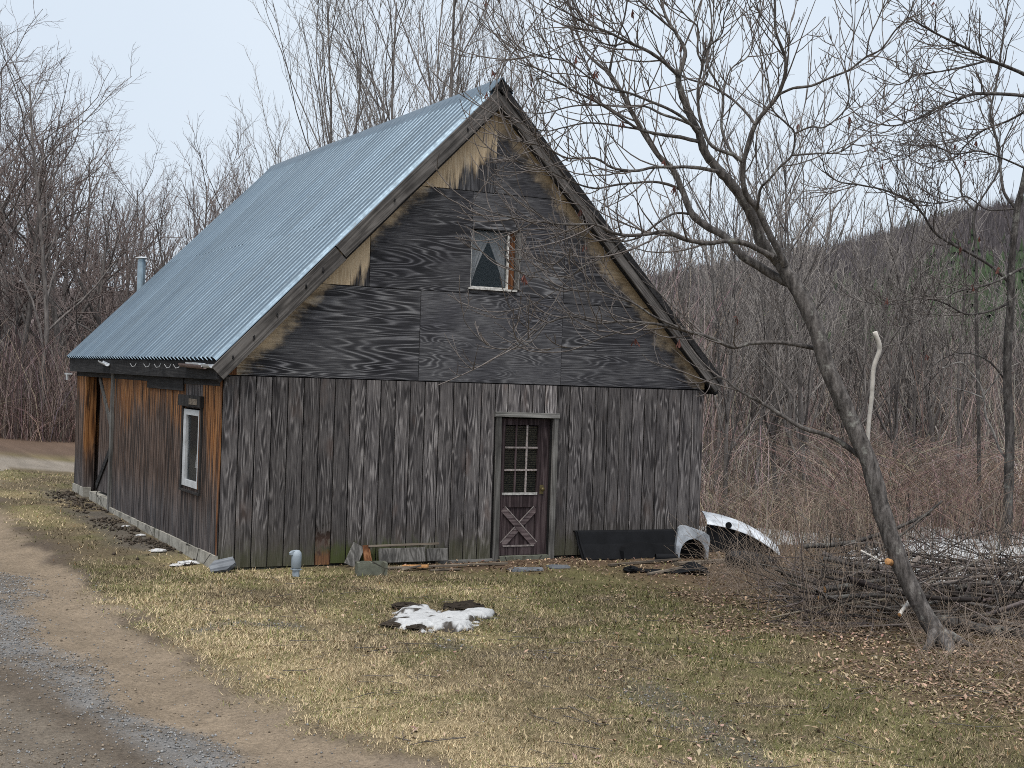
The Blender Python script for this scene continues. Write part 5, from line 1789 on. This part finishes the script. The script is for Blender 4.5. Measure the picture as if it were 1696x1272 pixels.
# black bed liner leaning on the wall
lin = thing('bed_liner', 'black plastic truck bed liner side leaning against the barn wall right of the door', 'bed liner', (5.14, -0.3, 0.0))
prof = [(0.0, -0.06), (-0.012, 0.0), (0.13, 0.2), (0.2, 0.36), (0.24, 0.385), (0.28, 0.38), (0.28, 0.365), (0.245, 0.37), (0.212, 0.35), (0.145, 0.195), (0.012, 0.0), (0.02, -0.06)]
MB().prism(prof, lambda u, v: (0, u, v), lambda u, v: (1.98, u, v - 0.02)).build('side_wall', M['black'], lin)
ar = [(1.0 + 0.36 * math.cos(math.pi * (1 - i / 10)), 0.0 + 0.21 * math.sin(math.pi * i / 10) ** 0.6) for i in range(11)]
MB().prism(ar[::-1], lambda u, v: (u, -0.1 + v * 0.5, v), lambda u, v: (u, 0.06 + v * 0.4, v * 1.02)).build('wheel_arch', M['black'], lin)
for xx in (0.02, 1.93):
    MB().prism([(0.0, -0.05), (-0.03, 0.02), (0.1, 0.2), (0.19, 0.37), (0.23, 0.385), (0.21, 0.35), (0.12, 0.18), (0.02, -0.02)], lambda u, v: (xx, u - 0.012, v), lambda u, v: (xx + 0.03, u - 0.012, v)).build('end_flange', M['black'], lin)

# moulded grey-white arch
g = gp(1150, 926)
arch = thing('moulded_arch', 'grey-white moulded wheel arch piece standing beside the black liner', 'car part', (g[0], g[1], float(gz(g[0], g[1]))), rotz=ANG)
out = [(-0.26, 0.0), (-0.27, 0.2), (-0.235, 0.44), (-0.2, 0.48), (-0.1, 0.475), (0.14, 0.4), (0.2, 0.36), (0.215, 0.3), (0.2, 0.1), (0.195, 0.0)]
inn = [(-0.215 + 0.0, 0.0)] + [(-0.02 - 0.19 * math.cos(math.pi * i / 10), 0.06 + 0.24 * math.sin(math.pi * i / 10)) for i in range(11)] + [(0.165, 0.0)]
n_o, n_i = len(out), len(inn)
v = [(a_, -0.02 + 0.06 * (b_ > 0.42), b_) for a_, b_ in out] + [(a_, 0.01, b_) for a_, b_ in inn] + [(a_ * 0.96, 0.28, b_ * 0.97) for a_, b_ in out] + [(a_, 0.25, b_) for a_, b_ in inn]
f = []
lo, li = list(range(n_o)), list(range(n_o, n_o + n_i))
i = j = 0
tri = []
while i < n_o - 1 or j < n_i - 1:
    if j >= n_i - 1 or (i < n_o - 1 and (i + 1) / (n_o - 1) <= (j + 1) / (n_i - 1)):
        tri.append([lo[i], lo[i + 1], li[j]])
        i += 1
    else:
        tri.append([lo[i], li[j + 1], li[j]])
        j += 1
f += tri
K = n_o + n_i
f += [[a_ + K for a_ in t_][::-1] for t_ in tri]
for k_ in range(n_o - 1):
    f.append([lo[k_ + 1], lo[k_], lo[k_] + K, lo[k_ + 1] + K])
for k_ in range(n_i - 1):
    f.append([li[k_], li[k_ + 1], li[k_ + 1] + K, li[k_] + K])
obj('shell', mesh('shell', v, f, M['autogrey'], False), arch)
MB().prism([(a_, b_) for a_, b_ in inn][::-1], lambda u, v: (u, 0.2, v), lambda u, v: (u, 0.215, v)).build('inner_liner', M['black'], arch)

# white body panel sloping over a tyre
g = gp(1215, 915)
pan = thing('body_panel', 'white curved car body panel sloping to the ground beside the sapling', 'car part', (g[0], g[1], float(gz(g[0], g[1]))), rotz=ANG)
v, f = [], []
nu, nv = 18, 9
for lay in (0, 1):
    for j in range(nv):
        w_ = j / (nv - 1)
        for i in range(nu):
            u = i / (nu - 1)
            X_ = -0.42 + 1.12 * u
            top = 0.46 - 0.13 * u - 0.32 * u ** 2.6
            Z_ = top + 0.1 * math.sin(w_ * math.pi * 0.6) - 0.0 - (0.03 if j == 0 else 0)
            Y_ = -0.05 + w_ * 0.75 * (1 - 0.35 * u)
            v.append((X_, Y_, Z_ - 0.012 * lay))
N_ = nu * nv
for j in range(nv - 1):
    for i in range(nu - 1):
        f.append([j * nu + i, j * nu + i + 1, (j + 1) * nu + i + 1, (j + 1) * nu + i])
        f.append([N_ + j * nu + i + 1, N_ + j * nu + i, N_ + (j + 1) * nu + i, N_ + (j + 1) * nu + i + 1])
for i in range(nu - 1):
    f.append([i + 1, i, N_ + i, N_ + i + 1])
    f.append([N_ - nu + i, N_ - nu + i + 1, 2 * N_ - nu + i + 1, 2 * N_ - nu + i])
obj('skin', mesh('skin', v, f, M['autowhite'], True), pan)
pr = [(-0.42, 0.0), (0.66, 0.0), (0.62, 0.04), (0.45, 0.17), (0.2, 0.31), (-0.1, 0.385), (-0.42, 0.41)]
MB().prism(pr, lambda u, v: (u, 0.0, v), lambda u, v: (u, 0.02, v)).build('inner_fender', M['black'], pan)
v, f = lathe([(0.0, 0), (0.05, 0), (0.05, 0.03), (0.0, 0.03)], 14)
obj('lamp_hole', mesh('lamp_hole', [(a_ - 0.1, -0.07 + 0.02 * c_, b_ + 0.45 - 0.03) for a_, b_, c_ in v], f, M['black']), pan)


def torus(R, r, nU=36, nV=12):
    v, f = [], []
    for i in range(nU):
        a_ = 2 * math.pi * i / nU
        for j in range(nV):
            b_ = 2 * math.pi * j / nV
            rr = R + r * math.copysign(abs(math.cos(b_)) ** 0.7, math.cos(b_))
            v.append((rr * math.cos(a_), rr * math.sin(a_), 0.85 * r * math.copysign(abs(math.sin(b_)) ** 0.7, math.sin(b_))))
    for i in range(nU):
        for j in range(nV):
            f.append([i * nV + j, ((i + 1) % nU) * nV + j, ((i + 1) % nU) * nV + (j + 1) % nV, i * nV + (j + 1) % nV])
    return v, f


g = gp(1262, 944)
ty = thing('tyre', 'old black tyre lying flat under the white body panel', 'tyre', (g[0], g[1] + 0.25, float(gz(g[0], g[1] + 0.25)) + 0.1))
ty.rotation_euler = (0.1, 0.05, 0)
v, f = torus(0.25, 0.1)
obj('carcass', mesh('carcass', v, f, M['rubber'], True), ty)
tr = MB()
for i in range(40):
    a_ = 2 * math.pi * i / 40
    ca, sa = math.cos(a_), math.sin(a_)
    tr.prism([(-0.014, -0.07), (0.014, -0.07), (0.014, 0.07), (-0.014, 0.07)], lambda u, v: (0.345 * ca - u * sa, 0.345 * sa + u * ca, v), lambda u, v: (0.358 * ca - u * sa, 0.358 * sa + u * ca, v))
tag(tr.build('tread', M['rubber'], ty), kind='stuff')
# black scraps
g = gp(1092, 931)
o = thing('plastic_pipe', 'short black plastic pipe lying before the moulded arch', 'pipe', (g[0], g[1] + 0.1, float(gz(g[0], g[1])) + 0.06), rotz=ANG + 0.15)
P = np.array([[0, 0, 0], [0.15, 0, 0.0], [0.32, 0.02, 0.0]])
for nm, r_ in (('outer_wall', 0.055), ('inner_wall', 0.047)):
    ts = TubeSet()
    ts.add(P, [r_] * 3, 14)
    ts.build(nm, M['plastic'] if nm == 'outer_wall' and False else M['black'], o)
g = gp(1125, 946)
b_ = MB()
rng = np.random.default_rng(8)
n1_, n2_ = 12, 7
vv = []
for j in range(n2_):
    for i in range(n1_):
        u, w_ = i / 11, j / 6
        vv.append((-0.55 + 0.95 * u, -0.15 + 0.36 * w_, 0.015 + 0.12 * math.exp(-((u - 0.8) / 0.16) ** 2) * (0.4 + 0.6 * w_) + rng.uniform(0, 0.02)))
ff = [[j * n1_ + i, j * n1_ + i + 1, (j + 1) * n1_ + i + 1, (j + 1) * n1_ + i] for j in range(n2_ - 1) for i in range(n1_ - 1)]
me = mesh('rubber_sheet', vv, ff, M['black'], True)
o = tag(obj('rubber_sheet', me, None, (g[0], g[1], float(gz(g[0], g[1])))), 'crumpled black rubber sheet on the ground before the moulded arch', 'sheet')
o.rotation_euler = (0, 0, ANG)
sm = o.modifiers.new('thick', 'SOLIDIFY')
sm.thickness = 0.008
g = gp(1045, 946)
lump('plastic_scrap', 'small black plastic scrap on the ground left of the rubber sheet', 'scrap', (g[0], g[1], float(gz(g[0], g[1])) + 0.04), 0.08, 'black', 390, 0.9)

# ------------------------------------------------------------------ brush pile
rng = np.random.default_rng(61)


def stick_arrays(regs):
    P, R_ = [], []
    for (px0, px1, d0, d1, z0, z1, n, l0, l1, r0, r1, slope) in regs:
        for _ in range(n):
            px_, de = rng.uniform(px0, px1), rng.uniform(d0, d1)
            c_ = gpos(px_, de)
            edge = min(1.0, (px_ - px0) / 130 + 0.15)
            az = ANG + rng.normal() * (0.6 if r1 > 0.02 else 1.2) + (math.pi if rng.random() < 0.5 else 0)
            el = rng.normal() * slope
            d = np.array([math.cos(az) * math.cos(el), math.sin(az) * math.cos(el), math.sin(el)])
            L = rng.uniform(l0, l1)
            p = np.array([c_[0], c_[1], float(gz(c_[0], c_[1])) + z0 + (z1 - z0) * rng.random() ** 1.5 * edge]) - d * L / 2
            pts = shoot(p, d, L, 6, rng, 0.08, 0.0)
            pts[:, 2] = np.maximum(pts[:, 2], gz(pts[:, 0], pts[:, 1]) + 0.01)
            r_ = rng.uniform(r0, r1)
            P.append(pts)
            R_.append(np.linspace(r_, r_ * 0.45, 6))
    return np.array(P), np.array(R_)


P, R_ = stick_arrays([(1350, 1950, 14.8, 17.6, 0.02, 0.5, 115, 0.7, 2.0, 0.013, 0.036, 0.2),
                      (1330, 1950, 14.6, 18.2, 0.02, 0.62, 520, 0.4, 1.6, 0.005, 0.013, 0.3),
                      (1280, 1950, 14.8, 18.6, 0.05, 1.0, 600, 0.5, 1.6, 0.003, 0.006, 0.8)])
V, Fq = tubes(P, R_, 5)
sc_c = np.array([[0.085, 0.073, 0.067]]) * (0.35 + 1.9 * rng.random((len(P), 1)) ** 2) * (1 + rng.normal(size=(len(P), 3)) * 0.03)
tag(obj('brush_pile', mesh('brush_pile', V, Fq, M['stick'], True, np.repeat(sc_c, 30, axis=0))), 'tangled pile of cut brush round the foot of the leaning tree', 'brush pile', kind='stuff')
P, R_ = [], []
for (px0, px1, d0, d1, n, l0, l1, seed) in [(1170, 1420, 16.4, 19.3, 420, 0.35, 1.1, 1), (1330, 1600, 14.2, 16.3, 420, 0.25, 0.8, 2), (1540, 1980, 12.2, 14.8, 650, 0.25, 0.9, 3), (1250, 1340, 17.5, 19.6, 180, 0.6, 1.4, 4)]:
    for _ in range(n):
        px_, de = rng.uniform(px0, px1), rng.uniform(d0, d1)
        c_ = gpos(px_, de)
        az = rng.uniform(0, 6.28)
        el = rng.uniform(0.15, 1.35)
        d = np.array([math.cos(az) * math.cos(el), math.sin(az) * math.cos(el), math.sin(el)])
        p = np.array([c_[0], c_[1], float(gz(c_[0], c_[1])) - 0.01])
        pts = shoot(p, d, rng.uniform(l0, l1), 6, rng, 0.1, -0.1)
        pts[1:, 2] = np.maximum(pts[1:, 2], p[2] + 0.02)
        r_ = rng.uniform(0.0016, 0.0036)
        P.append(pts)
        R_.append(np.linspace(r_, r_ * 0.6, 6))
for _ in range(680):
    px_, de = rng.uniform(1330, 1940), rng.uniform(14.6, 18.8)
    c_ = gpos(px_, de)
    az, el = rng.uniform(0, 6.28), rng.uniform(0.95, 1.5)
    d = np.array([math.cos(az) * math.cos(el), math.sin(az) * math.cos(el), math.sin(el)])
    pts = shoot(np.array([c_[0], c_[1], float(gz(c_[0], c_[1])) - 0.01]), d, rng.uniform(0.5, 1.7), 6, rng, 0.09, -0.02)
    r_ = rng.uniform(0.002, 0.0045)
    P.append(pts)
    R_.append(np.linspace(r_, r_ * 0.5, 6))
V, Fq = tubes(np.array(P), np.array(R_), 3)
tag(obj('dead_weeds', mesh('dead_weeds', V, Fq, M['weed'], False)), 'dry brown weeds and bramble stems fringing the brush pile', 'weeds', kind='stuff')

LOGS = [([(1545, 1025), (1590, 1035), (1640, 1046), (1700, 1055)], 14.9, 14.6, 34, 28, 'thick dark log lying right of the leaning trunk\'s foot'),
        ([(1356, 990), (1400, 988), (1455, 986), (1510, 992)], 15.1, 15.2, 10, 8, 'cut branch with an orange end, lowest at the left of the brush pile'),
        ([(1366, 976), (1410, 968), (1465, 960)], 15.5, 15.7, 15, 11, 'stouter cut branch just above the lowest orange-ended one'),
        ([(1362, 925), (1420, 936), (1480, 946)], 16.5, 16.4, 10, 8, 'cut branch sloping down to the right on top of the brush pile'),
        ([(1455, 1010), (1500, 1004), (1560, 995)], 14.9, 15.2, 9, 7, 'cut branch ending below the leaning trunk'),
        ([(1490, 1018), (1498, 1007), (1506, 994)], 14.1, 14.3, 9, 8, 'pale short broken stick by the foot of the leaning trunk'),
        ([(1425, 912), (1440, 920), (1458, 929)], 15.9, 15.9, 5, 5, 'pale peeled stick left of the leaning trunk'),
        ([(1580, 975), (1640, 965), (1705, 968)], 15.8, 15.6, 13, 11, 'grey branch high on the pile at the right edge'),
        ([(1560, 1000), (1620, 985), (1700, 990)], 15.4, 15.3, 11, 9, 'grey branch below the high one at the right edge'),
        ([(1330, 905), (1400, 900), (1470, 880), (1540, 850)], 17.3, 17.4, 12, 7, 'long dark branch rising to the right behind the leaning trunk'),
        ([(1400, 945), (1450, 915), (1500, 880), (1560, 830)], 16.8, 17.4, 9, 5, 'branch sticking up steeply out of the brush pile')]
for pts, d0, d1, w0, w1, lab in LOGS:
    b0 = at(pts[0][0], pts[0][1], d0)
    lg = thing('cut_branch', lab, 'branch', b0, 'cut branches in the brush pile')
    P, r_ = limb_world(pts, d0, d1, w0, w1, b0)
    P[1:-1] += rng.normal(size=(len(P) - 2, 3)) * r_[1:-1, None] * 0.15
    ts = TubeSet()
    ts.add(P, r_, 9)
    pale = 'pale' in lab
    ts.build('stem', M['bleached' if pale else 'bark_hero'], lg)
    d = unit(P[1] - P[0])
    a_ = unit(np.cross(d, [0, 0, 1.0]))
    b2 = np.cross(d, a_)
    cv = [P[0] - d * 0.003 + r_[0] * 0.98 * (a_ * math.cos(t) + b2 * math.sin(t)) for t in np.arange(12) * math.pi / 6] + [P[0] - d * 0.006]
    obj('cut_end', mesh('cut_end', cv, [[i, (i + 1) % 12, 12] for i in range(12)], M['rawwood']), lg)

# ------------------------------------------------------------------ grass, leaves, pebbles (nobody could count them)
rng = np.random.default_rng(90)


def scatter(px0, px1, d0, d1, n):
    return in_view(px0, px1, d0, d1, n, rng)


def outside(x, y, m_=0.0):
    return ~((x > -0.05 - m_) & (x < BW + m_) & (y > -0.03 - m_) & (y < BL + m_))


GS = []
for (d0, d1, n, ln, wd) in ((8.2, 12.5, 320000, 0.042, 0.0028), (12.5, 17.5, 285000, 0.047, 0.0040), (17.5, 30, 110000, 0.055, 0.0062)):
    x, y = scatter(-280, 1980, d0, d1, n)
    s, drv, straw, litter, green, mud, wood, n1, n2, n3 = zones(x, y)
    tuft = fbm(x * 9, y * 9, 95, 2)
    p_keep = (1 - drv * (1 - 0.06 * sstep(0.3, 0.0, s))) * (1 - 0.8 * litter) * (1 - 0.9 * mud) * (1 - 0.85 * wood) * sstep(0.2, 0.55, tuft + 0.1)
    p_keep = np.maximum(p_keep, drv * 0.03 * sstep(2.6, 3.4, s))
    k = (rng.random(n) < p_keep) & outside(x, y, 0.02)
    x, y, straw, green, n3, tuft = x[k], y[k], straw[k], green[k], n3[k], tuft[k]
    n = len(x)
    L = ln * rng.uniform(0.5, 1.4, n) * (0.7 + 0.7 * tuft) * (0.55 + 0.95 * fbm(x * 1.6, y * 1.6, 99, 3))
    az = rng.uniform(0, 6.28, n)
    el = np.clip(rng.normal(0.35, 0.35, n), 0.04, 1.4)
    dx, dy, dz = np.cos(az) * np.cos(el) * L, np.sin(az) * np.cos(el) * L, np.sin(el) * L
    w = wd * rng.uniform(0.6, 1.3, n)
    z = gz(x, y)
    V = np.zeros((n, 3, 3))
    V[:, 0] = np.stack([x - np.sin(az) * w, y + np.cos(az) * w, z - 0.004], 1)
    V[:, 1] = np.stack([x + np.sin(az) * w, y - np.cos(az) * w, z - 0.004], 1)
    V[:, 2] = np.stack([x + dx, y + dy, z + dz], 1)
    ch = rng.random(n)
    c = np.where((ch < 0.1 + 0.5 * green)[:, None], np.array([0.15, 0.155, 0.055]), np.array([0.42, 0.335, 0.21]))
    c = np.where((ch > 0.95)[:, None], np.array([0.17, 0.095, 0.04]), c)
    c = c * (0.6 + 0.6 * straw[:, None] + 0.5 * (n3[:, None] - 0.5) + 0.28 * rng.normal(size=(n, 1))).clip(0.25, 1.7)
    GS.append((V.reshape(-1, 3), np.repeat(c, 3, axis=0)))
V = np.concatenate([g_[0] for g_ in GS])
tag(obj('grass', mesh('grass', V, np.arange(len(V)).reshape(-1, 3), M['blade'], False, np.concatenate([g_[1] for g_ in GS]))), 'short matted straw-coloured and green winter grass', 'grass', kind='stuff')

LV = []
for (px0, px1, d0, d1, n) in ((300, 1980, 8.2, 21, 30000), (1000, 2000, 8.2, 17, 19000), (1100, 2000, 19, 30, 8000)):
    x, y = scatter(px0, px1, d0, d1, n)
    s, drv, straw, litter, green, mud, wood, n1, n2, n3 = zones(x, y)
    k = (rng.random(n) < (0.12 + 0.88 * np.maximum(litter, wood * 0.8)) * (1 - drv) * sstep(0.3, 0.6, n3 + 0.12)) & outside(x, y, 0.03)
    x, y = x[k], y[k]
    n = len(x)
    a = rng.uniform(0, 6.28, n)
    l_, w = rng.uniform(0.012, 0.036, n), rng.uniform(0.007, 0.018, n)
    z = gz(x, y) + rng.uniform(0.004, 0.03, n)
    ux, uy, vx, vy = np.cos(a), np.sin(a), -np.sin(a), np.cos(a)
    t1, t2 = rng.normal(0, 0.35, n), rng.normal(0, 0.35, n)
    V = np.zeros((n, 4, 3))
    V[:, 0] = np.stack([x - ux * l_, y - uy * l_, z - t1 * l_], 1)
    V[:, 1] = np.stack([x - vx * w, y - vy * w, z + np.abs(t2) * w], 1)
    V[:, 2] = np.stack([x + ux * l_, y + uy * l_, z + t1 * l_], 1)
    V[:, 3] = np.stack([x + vx * w, y + vy * w, z + np.abs(t2) * w * 1.3], 1)
    c = np.array([[0.25, 0.18, 0.125]]) * (0.3 + 1.5 * rng.random((n, 1)) ** 1.6) * (1 + rng.normal(size=(n, 3)) * 0.06)
    LV.append((V.reshape(-1, 3), np.repeat(c, 4, axis=0)))
V = np.concatenate([g_[0] for g_ in LV])
tag(obj('leaf_litter', mesh('leaf_litter', V, np.arange(len(V)).reshape(-1, 4), M['leaf'], False, np.concatenate([g_[1] for g_ in LV]))), 'curled brown dead leaves strewn over the lawn and under the brush', 'leaves', kind='stuff')

n = 110000
x, y = scatter(-80, 1300, 8.2, 17, n)
s, drv, straw, litter, green, mud, wood, n1, n2, n3 = zones(x, y)
sj = s + (n1 - 0.5) * 0.8
band = sstep(0.75, 1.05, sj) * sstep(1.75, 1.3, sj)
k = rng.random(n) < drv * (0.07 + 0.6 * band + 0.3 * sstep(1.6, 2.2, sj) * sstep(0.4, 0.6, n2)) + (1 - drv) * (0.01 + 0.5 * mud * (y < -1))
x, y, band = x[k], y[k], band[k]
n = len(x)
r_ = 0.0045 + 0.011 * rng.random(n) ** 3
OC = np.array([[1, 0, 0], [-1, 0, 0], [0, 1, 0], [0, -1, 0], [0, 0, 0.8], [0, 0, -0.6]], float)
OF = np.array([[0, 2, 4], [2, 1, 4], [1, 3, 4], [3, 0, 4], [2, 0, 5], [1, 2, 5], [3, 1, 5], [0, 3, 5]])
V = OC[None] * r_[:, None, None] * rng.uniform(0.6, 1.3, (n, 6, 1))
a = rng.uniform(0, 6.28, n)
V = np.stack([V[..., 0] * np.cos(a)[:, None] - V[..., 1] * np.sin(a)[:, None], V[..., 0] * np.sin(a)[:, None] + V[..., 1] * np.cos(a)[:, None], V[..., 2]], -1)
V += np.stack([x, y, gz(x, y) + r_ * 0.25], 1)[:, None, :]
c = np.where((rng.random(n) < 0.45 + 0.3 * band)[:, None], np.array([0.2, 0.2, 0.2]), np.array([0.2, 0.16, 0.12])) * rng.uniform(0.5, 1.4, (n, 1))
tag(obj('gravel', mesh('gravel', V.reshape(-1, 3), (OF[None] + (np.arange(n) * 6)[:, None, None]).reshape(-1, 3), M['pebble'], False, np.repeat(c, 6, axis=0))), 'loose grey gravel and grit on the dirt drive', 'gravel', kind='stuff')

# clods of dark mud and rotten leaves along the foundation
n = 1500
x = -0.08 - np.abs(rng.normal(0, 0.28, n))
y = rng.uniform(0.4, 9.4, n)
k = rng.random(n) < sstep(0.35, 0.6, fbm(x * 2, y * 2, 97))
x, y = x[k], y[k]
n = len(x)
r_ = 0.012 + 0.03 * rng.random(n) ** 2
V = OC[None] * r_[:, None, None] * rng.uniform(0.5, 1.4, (n, 6, 1))
V += np.stack([x, y, gz(x, y) + r_ * 0.3], 1)[:, None, :]
c = np.array([[0.045, 0.036, 0.028]]) * rng.uniform(0.4, 1.8, (n, 1))
tag(obj('mud_debris', mesh('mud_debris', V.reshape(-1, 3), (OF[None] + (np.arange(n) * 6)[:, None, None]).reshape(-1, 3), M['pebble'], False, np.repeat(c, 6, axis=0))), 'dark clods and rotten leaves along the left foundation', 'debris', kind='stuff')

# small fallen twigs on the lawn
P, R_ = [], []
for _ in range(260):
    px_, de = rng.uniform(350, 1720), rng.uniform(8.8, 17)
    c_ = gpos(px_, de)
    if drive_s(np.array(c_[0]), np.array(c_[1])) > -0.1 or (c_[0] < BW and c_[1] > -0.2):
        continue
    az = rng.uniform(0, 6.28)
    pts = shoot(np.array([c_[0], c_[1], 0]), np.array([math.cos(az), math.sin(az), 0]), rng.uniform(0.08, 0.45), 6, rng, 0.14, 0.0)
    pts[:, 2] = gz(pts[:, 0], pts[:, 1]) + 0.014 + rng.uniform(0, 0.015)
    P.append(pts)
    R_.append(np.linspace(1, 0.5, 6) * rng.uniform(0.002, 0.005))
V, Fq = tubes(np.array(P), np.array(R_), 4)
tag(obj('fallen_twigs', mesh('fallen_twigs', V, Fq, M['brush'], True)), 'small fallen twigs scattered on the lawn', 'twigs', kind='stuff')
